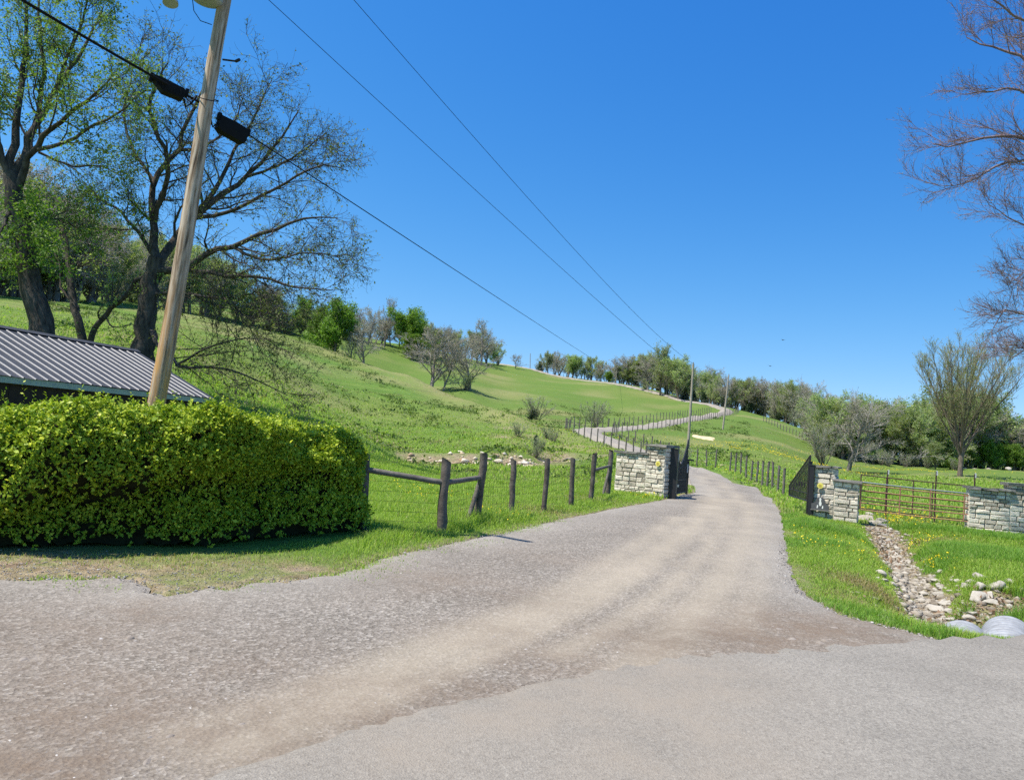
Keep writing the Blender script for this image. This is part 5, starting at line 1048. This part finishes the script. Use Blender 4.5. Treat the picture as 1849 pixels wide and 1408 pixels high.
# fallen limb at the wood edge
fl = thing('fallen_branch', 'long pale fallen branch lying on the grass at the right wood', 'branch', on(1650, 848, 128)); p0 = fl.location; mb = MB(); r = np.random.default_rng(6)
e = [P(1592, 818, 134) - p0, P(1620, 832, 131) - p0, P(1648, 843, 129) - p0, P(1662, 846, 128) - p0]; mb.tube(e, [.06, .12, .17, .2], 8); mb.build('stem', B_pale, fl)
mb = MB(); mb.tube([e[1], P(1610, 820, 129) - p0], [.06, .02], 6); mb.tube([e[1], P(1590, 828, 128) - p0], [.07, .02], 6); mb.build('side_branch', B_pale, fl)
def stand(kinds, poly, n, Yr, hpx, label, group, seed, wide=(.9, 1.25), back=0):
    "a stand of trees along a pixel base line; poly [(px, py)], heights by interpolation [(px, h)]"
    r = np.random.default_rng(seed); xs = [p[0] for p in poly]; ks = [k for k, w_ in kinds for _ in range(w_)]
    for k in range(n):
        u = (k + r.uniform(-.4, 1.4)) / n; px = xs[0] + (xs[-1] - xs[0]) * min(max(u, 0), 1); f = r.random(); Y = np.interp(px, xs, [p[2] for p in poly]) + Yr * f
        h = np.interp(px, [p[0] for p in hpx], [p[1] for p in hpx]) * r.uniform(.72, 1.08); kd = ks[r.integers(len(ks))]
        if kd == 'thicket': h *= .55
        if kd == 'cedar': h *= .55
        plant(kd, px, np.interp(px, xs, [p[1] for p in poly]), Y, h, label + {'bare': 'bare grey tree', 'bud': 'pale budding tree', 'leafy': 'fresh green tree', 'olive': 'olive green tree', 'cedar': 'dark cedar', 'thicket': 'brown shrub', 'tall': 'tall pale tree'}[kd] if False else {'bare': 'bare grey tree ', 'bud': 'pale budding tree ', 'leafy': 'fresh green tree ', 'olive': 'olive green tree ', 'cedar': 'dark cedar ', 'thicket': 'brown shrub ', 'tall': 'tall pale tree '}[kd] + label, {'bare': 'bare trees ', 'bud': 'budding trees ', 'leafy': 'green trees ', 'olive': 'olive trees ', 'cedar': 'cedars ', 'thicket': 'shrubs ', 'tall': 'tall trees '}[kd] + group, r.uniform(*wide))
stand([('bud', 3), ('bare', 3), ('olive', 1), ('thicket', 2), ('cedar', 1)], [(968, 668, 318), (1050, 682, 305), (1110, 692, 292)], 26, 22, [(968, 40), (1050, 42), (1110, 40)], 'in the hilltop wood right of the skyline pole', 'of the hilltop wood', 1)
stand([('bud', 3), ('bare', 4), ('olive', 2), ('thicket', 2), ('cedar', 1), ('bud', 1)], [(1110, 692, 290), (1200, 714, 258), (1320, 738, 228)], 48, 26, [(1110, 46), (1180, 70), (1250, 64), (1320, 66)], 'in the wood along the ridge part of the drive', 'of the ridge wood', 2)
stand([('cedar', 3), ('thicket', 2), ('bud', 1)], [(1200, 714, 252), (1320, 740, 224), (1430, 768, 206)], 18, 5, [(1200, 44), (1430, 50)], 'at the lower edge of the ridge wood', 'of the ridge wood edge', 22)
stand([('bare', 4), ('bud', 2), ('thicket', 2), ('cedar', 1), ('olive', 1)], [(1320, 740, 226), (1400, 760, 212), (1470, 782, 192)], 32, 26, [(1320, 66), (1400, 72), (1440, 84), (1470, 66)], 'in the wood right of the hairpin bend', 'of the wood right of the hairpin', 3)
plant('bud', 1192, 714, 262, 96, 'tallest pale tree of the ridge wood, above the drive', None, .72, 1); plant('bud', 1226, 722, 256, 80, 'second tallest pale tree of the ridge wood, left of the near pole', None, 1.1, 0); plant('olive', 1416, 764, 208, 76, 'dark rounded green tree at the right end of the ridge wood', None, 1.1, 0); plant('leafy', 1098, 692, 288, 22, 'small bright green bush before the hilltop wood', None, 1.3, 0)
stand([('bud', 4), ('bare', 3), ('olive', 2), ('thicket', 3)], [(1462, 806, 172), (1530, 832, 150), (1600, 838, 142)], 30, 30, [(1462, 88), (1530, 118), (1600, 116)], 'in the right wood left of the fallen branch', 'of the right wood left end', 4)
stand([('bud', 4), ('bare', 3), ('olive', 3), ('thicket', 3)], [(1600, 838, 146), (1700, 846, 142), (1800, 850, 140), (1960, 856, 138)], 52, 34, [(1600, 110), (1680, 138), (1760, 150), (1820, 92), (1960, 96)], 'in the right wood behind the meadow tree', 'of the right wood', 5)
stand([('thicket', 3), ('olive', 1), ('leafy', 1)], [(1560, 838, 141), (1700, 848, 138), (1849, 851, 136)], 18, 3, [(1560, 50), (1849, 60)], 'along the foot of the right wood', 'of the right wood foot', 55)
plant('leafy', 1836, 850, 137, 98, 'green tree at the right photo edge in the right wood', None, 1.1, 0); plant('bare', 1776, 850, 138, 96, 'tree with a pale bare trunk at the right wood edge', None, .9, 1)
stand([('bare', 7), ('olive', 1), ('thicket', 4), ('bud', 1)], [(-120, 525, 118), (0, 532, 126), (120, 545, 140), (260, 545, 160)], 36, 40, [(-120, 265), (0, 245), (120, 185), (260, 130)], 'in the brown wood on the left hillside', 'of the left hillside wood', 6)
stand([('bare', 6), ('thicket', 3), ('bud', 1)], [(-120, 500, 180), (0, 508, 190), (120, 520, 200), (260, 530, 210)], 26, 30, [(-120, 250), (0, 215), (120, 165), (260, 125)], 'higher up in the brown wood on the left hillside', 'of the upper left hillside wood', 61)
stand([('leafy', 1), ('bud', 4), ('olive', 2), ('bare', 4), ('thicket', 3)], [(260, 552, 170), (380, 572, 190), (480, 592, 205), (560, 612, 225)], 30, 40, [(260, 130), (380, 112), (480, 84), (560, 72)], 'in the greening wood behind the spreading tree', 'of the greening left wood', 7)
stand([('bare', 5), ('bud', 2), ('tall', 1)], [(560, 606, 262), (640, 614, 268), (740, 630, 274)], 16, 20, [(560, 58), (640, 58), (740, 62)], 'on the skyline behind the spur clump', 'of the skyline behind the spur', 8)
stand([('bare', 5), ('bud', 2), ('thicket', 2), ('olive', 1)], [(765, 640, 272), (820, 650, 276), (905, 660, 290)], 16, 14, [(765, 66), (830, 72), (905, 44)], 'on the skyline right of the bright green tree', 'of the skyline right of the bright green tree', 9)
# birds
M_bird = simple('dark_feather', (.02, .02, .022), (.04, .04, .04), 20, .8, .2, 0)
for (px, py, Y, lb) in ((1414, 614, 90, 'small dark bird gliding in the sky, upper right of the two'), (1391, 661, 95, 'small dark bird gliding in the sky, lower of the two')):
    t = thing('bird', lb, 'bird', P(px, py, Y), .4); mb = MB(); mb.tube([(0, -.16, 0), (0, -.08, .01), (0, .05, .01), (0, .13, .015), (0, .19, .01)], [.01, .035, .045, .03, .006], 8)
    for sg in (-1, 1): mb.add([(0, .08, .02), (sg * .2, .1, .07), (sg * .42, .02, .06), (sg * .2, -.02, .06), (0, -.05, .01), (0, .08, 0), (sg * .2, .1, .06), (sg * .2, -.02, .05)], [(0, 1, 3, 4)], [(1, 2, 3)])
    mb.add([(-.02, -.14, 0), (.02, -.14, 0), (.05, -.25, 0), (-.05, -.25, 0)], [(0, 1, 2, 3)]); mb.build('body', M_bird, t)
# ------------------------------------------------------------------ hedge
L_hedge = leafmat('hedge_leaf', (.13, .22, .016), (.32, .42, .025), (.56, .60, .055), .24, .5, .2, vary=False)
M_hcore = simple('hedge_twig_shade', (.030, .034, .014), (.018, .016, .010), 9, .95, .05, .6, .03)
def hedge():
    r = np.random.default_rng(41); F = smooth_line([(-11, 5.6), (-8, 6.9), Pz(0, 1003), Pz(170, 1001), Pz(400, 999), Pz(560, 977), on(650, 950, 11.7), on(684, 940, 12.6)], 120)
    tgf = nrm(np.gradient(F, axis=0)); nf = np.c_[tgf[:, 1], -tgf[:, 0]]; s_ = np.concatenate([[0], np.cumsum(np.hypot(*np.diff(F, axis=0).T))]); S1 = s_[-1]; D = 1.9
    t = thing('hedge', 'dense clipped yellow green hedge along the gravel, dark in its own shade', 'hedge', (0, 0, 0))
    def surf(s, w, k):
        "s along, w 0..1 round the section front foot - top - back foot, k 1 = skin"
        x = np.interp(s, s_, F[:, 0]); y = np.interp(s, s_, F[:, 1]); a = np.interp(s, s_, nf[:, 0]); b_ = np.interp(s, s_, nf[:, 1])
        H = 1.47 + .10 * (vnoise(s, s * 0, 1.1, 3) - .5) + .05 * np.sin(s * .9); e = np.clip((S1 - s) / .75, 0, 1); endf = np.sqrt(1 - (1 - e) ** 2)
        H = H * (.80 + .20 * np.clip((S1 - s) / 1.1, 0, 1) ** .6); hw_ = D / 2 * np.maximum(endf, .02)
        an = np.pi * w; c_, sn = np.cos(an), np.sin(an); p_ = .52
        u = np.sign(c_) * np.abs(c_) ** p_; z = np.abs(sn) ** .62
        bul = 1 + .17 * (vnoise(s, w * 4, 2.6, 8) - .5) * 2 + .05 * (vnoise(s, w * 4, 7, 9) - .5) * 2.6
        zc = np.interp(x, [-8, -5.6, -4.6, -3.6], [.30, .42, .60, .70]) + .34 * (vnoise(s, s * 0, 2.1, 71) - .5); und = 1 - np.where(u > 0, .46, .15) * np.clip((S1 - s) / 2.2, 0, 1) * np.clip((zc - z) / .22, 0, 1) + .10 * np.exp(-((s - 5.5) / 1.6) ** 2) * np.clip(u, 0, 1)
        off = u * hw_ * k * bul * und - D / 2
        return np.stack([x + a * off, y + b_ * off, H * z * (k * .5 + .5) * (1 + (bul - 1) * .55)], -1)
    S2, W2 = np.meshgrid(np.linspace(0, S1 - .04, 130), np.linspace(.001, .999, 34), indexing='ij'); v = surf(S2.ravel(), W2.ravel(), np.full(S2.size, .80)); i = np.arange(129)[:, None] * 34; j = np.arange(33)[None]
    v[:, 2] += hz(-4, 9); v += r.normal(0, .02, v.shape)
    ob('twigs', mesh_np('twigs', v, np.stack([i + j, i + 34 + j, i + 35 + j, i + j + 1], -1).reshape(-1, 4), mats=[M_hcore]), t)
    n = 26000; s = S1 * r.random(n) ** .62; wv = r.beta(.85, 1.05, n) * .92 + .01; c = surf(s, wv, np.ones(n)); c2 = surf(s, wv, np.full(n, .55)); od = nrm(c - c2 + np.array([0, 0, .25])); c = c - od * (np.abs(r.normal(0, .04, n)))[:, None]
    kp = r.random(n) < np.interp(c[:, 2] + .30 * (vnoise(s, wv * 5, 2.4, 81) - .5), [.15, .75, 1.05], [.45, .50, 1.0]); c, od = c[kp], od[kp]; n = len(c); m_ = 8  # low sprays thinned so the dark twig core stands in for shade
    nb = 1100; s = S1 * r.random(nb) ** .62; cb = surf(s, r.uniform(.001, .06, nb) ** 1.0, np.ones(nb)); ob_ = nrm(cb - surf(s, np.full(nb, .05), np.full(nb, .5)) + np.array([0, 0, .3])); cb[:, 2] = np.maximum(cb[:, 2], .03); c = np.vstack([c, cb]); od = np.vstack([od, ob_]); n = len(c)
    # little sprays: leaves in pairs along a short stem
    d = nrm(od + r.normal(0, .4, (n, 3)) + np.array([0, 0, .2])); ln = r.uniform(.03, .11, n); tt = np.tile(np.linspace(.1, 1, m_), n); ii = np.repeat(np.arange(n), m_)
    pos = c[ii] + d[ii] * (ln[ii] * tt)[:, None]; ax_ = nrm(d[ii] * .5 + nrm(np.cross(d[ii], r.normal(size=(n * m_, 3)))))
    lv, lq = leaf_np(r, pos, .041, od[ii] * 1.9, .60, 0, ax_, 1.2)
    # upright shoots on the top
    ns = 900; s = S1 * r.random(ns) ** .7; c = surf(s, r.uniform(.25, .8, ns), np.ones(ns)); d = nrm(r.normal(0, .3, (ns, 3)) + np.array([0, 0, 1])); ln = r.gamma(3, .035, ns) + .05; m2 = 12; tt = np.tile(np.linspace(0, 1, m2), ns); ii = np.repeat(np.arange(ns), m2)
    pos = c[ii] + d[ii] * (ln[ii] * tt)[:, None]; ax_ = nrm(d[ii] * .6 + nrm(np.cross(d[ii], r.normal(size=(ns * m2, 3)))))
    lv2, lq2 = leaf_np(r, pos, .040, 1.2, .5, 0, ax_, 3.0)
    ob('foliage', mesh_np('foliage', np.vstack([lv, lv2]), np.vstack([lq, lq2 + len(lv)]), mats=[L_hedge]), t)
    return F
HF = hedge()
HPOLY = [tuple(p) for p in HF] + [(p[0] - 1.35 * b[0], p[1] - 1.35 * b[1]) for p, b in zip(HF[::-1], nrm(np.c_[np.gradient(HF[:, 1]), -np.gradient(HF[:, 0])])[::-1])]

# ------------------------------------------------------------------ grass
def grassmat(name, *cs):
    m = leafmat(name, *cs, trans=.45, rough=.6, spec=.25, vary=False); return m
L_grass = grassmat('grass_blade', (.20, .32, .045), (.29, .43, .06), (.42, .52, .11)); L_dry = grassmat('dry_grass', (.24, .20, .085), (.36, .30, .14), (.46, .40, .21)); L_lush = grassmat('lush_grass', (.15, .29, .045), (.21, .36, .055), (.29, .44, .08))
r = np.random.default_rng(51)
def blades(name, label, X, Y, H, wd, m_, lean=.55, curl=.5):
    n = len(X); Z = height(X, Y); a = r.uniform(0, 6.28, n); d = np.stack([np.cos(a), np.sin(a), np.zeros(n)], 1); sd = np.stack([-np.sin(a), np.cos(a), np.zeros(n)], 1); b_ = np.stack([X, Y, Z - .01], 1)
    l1 = (lean * np.abs(r.normal(0, 1, n)) * H)[:, None]; H_ = H[:, None]; w_ = wd[:, None] * .5; up3 = np.array([0, 0, 1.0])
    m1 = b_ + d * l1 * .4 + up3 * H_ * .58; tp = b_ + d * l1 * (1 + curl) + up3 * H_ * np.maximum(1 - .25 * (l1 / H_), .45)
    v = np.stack([b_ - sd * w_, b_ + sd * w_, m1 + sd * w_ * .8, m1 - sd * w_ * .8, tp], 1).reshape(-1, 3); k = np.arange(n)[:, None] * 5
    o = ob(name, mesh_np(name, v, k + np.array([[0, 1, 2, 3]]), k + np.array([[3, 2, 4]]), mats=[m_])); o['kind'] = 'stuff'; o['label'] = label; return o
BANKR = [(p[0], p[1]) for p in BANK]
def ok(x, y, dm=.42):
    g = ~in_poly(x, y, GRAVEL) & ~in_poly(x, y, ASPH) & ~in_poly(x, y, HPOLY); dd_, pp = seg_dist(x, y, DITCH); g &= dd_ > dm * (.6 + .6 * vnoise(x, y, 3, 2)); g &= seg_dist(x, y, DL[::3])[0] > np.where(np.hypot(x, y) > 34, 1.95, 0)
    g &= seg_dist(x, y, [(PIT[0][0] - .3, PIT[0][1]), PIT[1]])[0] > .55; g &= seg_dist(x, y, STREAM)[0] > 1.5 + 1.9 * vnoise(x, y, 1.2, 33)
    db, _ = seg_dist(x, y, BANK); g &= db > .7 * vnoise(x, y, 2.2, 4) * 1.3; return g
def field(n, rmin, rmax, a0, a1, pw=1.0):
    q = rmin + (rmax - rmin) * r.random(n) ** pw; th_ = r.uniform(a0, a1, n); return q * np.sin(th_), q * np.cos(th_)
dge = lambda x, y: seg_dist(x, y, ge[::3])[0]; dgr = lambda x, y: seg_dist(x, y, gr_[::3])[0]
x, y = field(60000, 7.5, 16, -.66, .10, 1.0); k = in_poly(x, y, GRAVEL); x, y = x[k], y[k]; g_ = seg_dist(x, y, ge[::2])[0]; k = (g_ < .7) & (r.random(len(x)) < np.clip(vnoise(x, y, 3.1, 64) * 2.8 - .9, 0, 1) * (1 - g_ / .7)); x, y = x[k], y[k]
blades('dry_grass', 'sparse grass creeping into the gravel edge', x, y, .045 * r.uniform(.6, 1.4, len(x)), np.full(len(x), .009), L_grass)
# right verge, 6 to 24 m
x, y = field(330000, 6.2, 25, .22, .70, .8); k = ok(x, y); x, y = x[k], y[k]; nz_ = vnoise(x, y, 1.0, 11); hh = (.07 + .15 * np.clip(nz_ * 1.7 - .4, 0, 1)) * np.clip(dgr(x, y) / .5, .3, 1) * np.clip(seg_dist(x, y, DITCH)[0] / .8, .45, 1) * r.uniform(.6, 1.25, len(x)); dryp = blobs(x, y, [(1560,1060,.6,.95), (1600,1085,.5,.95), (1590,1020,.45,.5), (1700,975,.6,.5), (1540,1085,.5,.6), (1640,1110,.5,.6), (1500,960,.5,.35)]) + .06
kd = r.random(len(x)) < dryp; lush = ~kd & (nz_ > .56)
wd = lambda x, y: np.clip(.0006 * np.hypot(x, y), .006, .03) * r.uniform(.7, 1.3, len(x))
for (nm, lb, mk, m_) in (('grass', 'fresh green grass on the right verge', ~kd & ~lush, L_grass), ('lush_grass', 'tall dark green grass tufts on the right verge', lush, L_lush), ('dry_grass', 'straw coloured grass on the ditch bank', kd, L_dry)): blades(nm, lb, x[mk], y[mk], hh[mk] * (1.15 if nm == 'lush_grass' else 1), wd(x[mk], y[mk]), m_)
# left verge and the paddock behind the fence, 7 to 30 m
x, y = field(330000, 7.2, 30, -.66, .20, .85); k = ok(x, y); x, y = x[k], y[k]; g_ = dge(x, y); side = seg_dist(x, y, [(-9, 7), (-2.5, 11.2), (0, 14), (3.6, 24), (6.5, 33)])[0]
front = (y < 12) & (x < -1.9); nz_ = vnoise(x, y, 1.3, 12); hh = np.where(front, .05, .09 + .09 * nz_) * np.clip(g_ / .6, .35, 1) * r.uniform(.6, 1.3, len(x)); dr2 = blobs(x, y, [(130,1040,1.3,.85), (330,1030,1.0,.7), (500,1025,.7,.55), (560,1030,.4,.6), (985,925,.9,.5), (1060,905,.9,.5)]) + .04
keep = r.random(len(x)) < np.where(front, np.clip(.25 + .75 * nz_, 0, 1) * (1 - .8 * blobs(x, y, [(60,1022,.8,1), (160,1030,.6,.8), (430,1022,.5,.6), (545,1030,.3,.8)])), 1.0); tall = np.exp(-(blobs(x, y, [(860,945,.8,1), (900,938,.8,1), (830,955,.5,1)]) - 1) ** 2 * 4)
hh *= 1 + .9 * tall; kd = r.random(len(x)) < dr2
for (nm, lb, mk, m_) in (('grass', 'short green grass left of the drive and in the paddock', keep & ~kd, L_grass), ('dry_grass', 'thin yellowish grass along the gravel edge under the hedge', keep & kd, L_dry)): blades(nm, lb, x[mk], y[mk], hh[mk], wd(x[mk], y[mk]), m_)
# pasture beyond, coarser with distance
x, y = field(170000, 25, 95, -.60, .62, 1.0); k = ok(x, y) & (r.random(len(x)) < 1 - .9 * sstep(42, 92, np.hypot(x, y))); x, y = x[k], y[k]; hh = (.10 + .10 * vnoise(x, y, .5, 13)) * r.uniform(.6, 1.3, len(x)); kd = r.random(len(x)) < .10
blades('grass', 'pasture grass on the slopes beyond the fence', x[~kd], y[~kd], hh[~kd], np.clip(.0011 * np.hypot(x, y), .02, .1)[~kd], L_grass); blades('dry_grass', 'dead grass stems among the pasture grass', x[kd], y[kd], hh[kd], np.clip(.0010 * np.hypot(x, y), .02, .1)[kd], L_dry)
# weed clumps on the hillside: dark leafy rosettes
L_weed = leafmat('weed_leaf', (.055, .10, .018), (.085, .14, .026), (.13, .18, .04), .35, vary=False)
x, y = field(11000, 34, 170, -.55, .30, .9); den = vnoise(x, y, .12, 14) * vnoise(x, y, .4, 15); k = ok(x, y) & (r.random(len(x)) < np.clip(den * 2.6 - .6, 0, 1)); x, y = x[k], y[k]; rr_ = np.hypot(x, y); sz = r.gamma(3, .035, len(x)) + .06 + .0006 * rr_; mm = 18; ii = np.repeat(np.arange(len(x)), mm)
pos = np.stack([x[ii] + r.normal(0, 1, len(ii)) * sz[ii] * 1.2, y[ii] + r.normal(0, 1, len(ii)) * sz[ii] * 1.2, height(x, y)[ii] + np.abs(r.normal(0, .5, len(ii))) * sz[ii]], 1)
lv, lq = leaf_np(r, pos, 1.0, .8, .5); lv = (lv.reshape(-1, 4, 3) - pos[:, None]) * (sz[ii] * .8)[:, None, None] + pos[:, None]
ob('weeds', mesh_np('weeds', lv.reshape(-1, 3), lq, mats=[L_weed]), kind='stuff', label='dark weed clumps dotted over the hillside')
L_straw = leafmat('straw_tuft', (.20, .19, .08), (.29, .27, .12), (.36, .33, .17), .25, vary=False)
x, y = field(5000, 30, 150, -.55, .45, .9); den = vnoise(x, y, .2, 24) * vnoise(x, y, .7, 25); k = ok(x, y) & (r.random(len(x)) < np.clip(den * 2.6 - .45, 0, 1)); x, y = x[k], y[k]; rr_ = np.hypot(x, y); sz = r.gamma(3, .03, len(x)) + .06 + .0006 * rr_; mm = 14; ii = np.repeat(np.arange(len(x)), mm)
pos = np.stack([x[ii] + r.normal(0, 1, len(ii)) * sz[ii] * 1.4, y[ii] + r.normal(0, 1, len(ii)) * sz[ii] * 1.4, height(x, y)[ii] + np.abs(r.normal(0, .35, len(ii))) * sz[ii]], 1)
lv, lq = leaf_np(r, pos, 1.0, .3, .3); lv = (lv.reshape(-1, 4, 3) - pos[:, None]) * (sz[ii] * .9)[:, None, None] + pos[:, None]
ob('straw_grass', mesh_np('straw_grass', lv.reshape(-1, 3), lq, mats=[L_straw]), kind='stuff', label='straw coloured dead grass tufts over the hillside')
# yellow flowers
M_yf = simple('yellow_petal', (.80, .62, .02), (.70, .55, .02), 9, .6, .2, 0)
fx, fy = [], []
for (px, py, sd, n) in ((1640,942,.5,150), (1625,950,.4,80), (1665,985,.3,70), (1690,1025,.15,40), (780,905,.5,40), (740,890,.9,40), (885,938,.35,45), (1470,995,.9,50), (1510,985,.9,60), (1600,930,.8,80), (1180,905,.6,40)):
    c_ = G(px, py); fx.append(c_.x + r.normal(0, sd, n)); fy.append(c_.y + r.normal(0, sd, n))
for (px, py, Y, sx, sy, n) in ((1420,838,88,7,1.5,650), (1620,852,112,7,1.5,500), (1350,820,95,5,2,200), (1330,905,24,1,1,0), (1060,778,84,2,2,150), (1430,865,52,3,3,160)):
    c_ = on(px, py, Y); fx.append(c_.x + r.normal(0, sx, n)); fy.append(c_.y + r.normal(0, sy, n))
x, y = np.concatenate(fx), np.concatenate(fy); k = ok(x, y); x, y = x[k], y[k]; rr_ = np.hypot(x, y); pos = np.stack([x, y, height(x, y) + r.uniform(.10, .24, len(x))], 1); pos = np.repeat(pos, 3, 0); lv, lq = leaf_np(r, pos, 1.0, 1.5, .9); lv = (lv.reshape(-1, 4, 3) - pos[:, None]) * np.repeat(np.clip(.012 + .0006 * rr_, .014, .06), 3)[:, None, None] + pos[:, None]
ob('wildflowers', mesh_np('wildflowers', lv.reshape(-1, 3), lq, mats=[M_yf]), kind='stuff', label='small yellow wildflowers in the grass')
# dead leaves and twigs in the ditch
L_dead = leafmat('dead_leaf', (.16, .09, .05), (.28, .18, .11), (.40, .30, .21), .1, vary=False); x, y = along(BANK, 1500, .45, r); x2, y2 = along(DITCH, 700, .35, r, .05, .4); x, y = np.r_[x, x2], np.r_[y, y2]; k = ~in_poly(x, y, ASPH); x, y = x[k], y[k]
lv, lq = leaf_np(r, np.stack([x, y, height(x, y) + .02 + .03 * r.random(len(x))], 1), .06, 1.5, .6); ob('fallen_leaves', mesh_np('fallen_leaves', lv, lq, mats=[L_dead]), kind='stuff', label='brown dead leaves on the stony ditch banks')
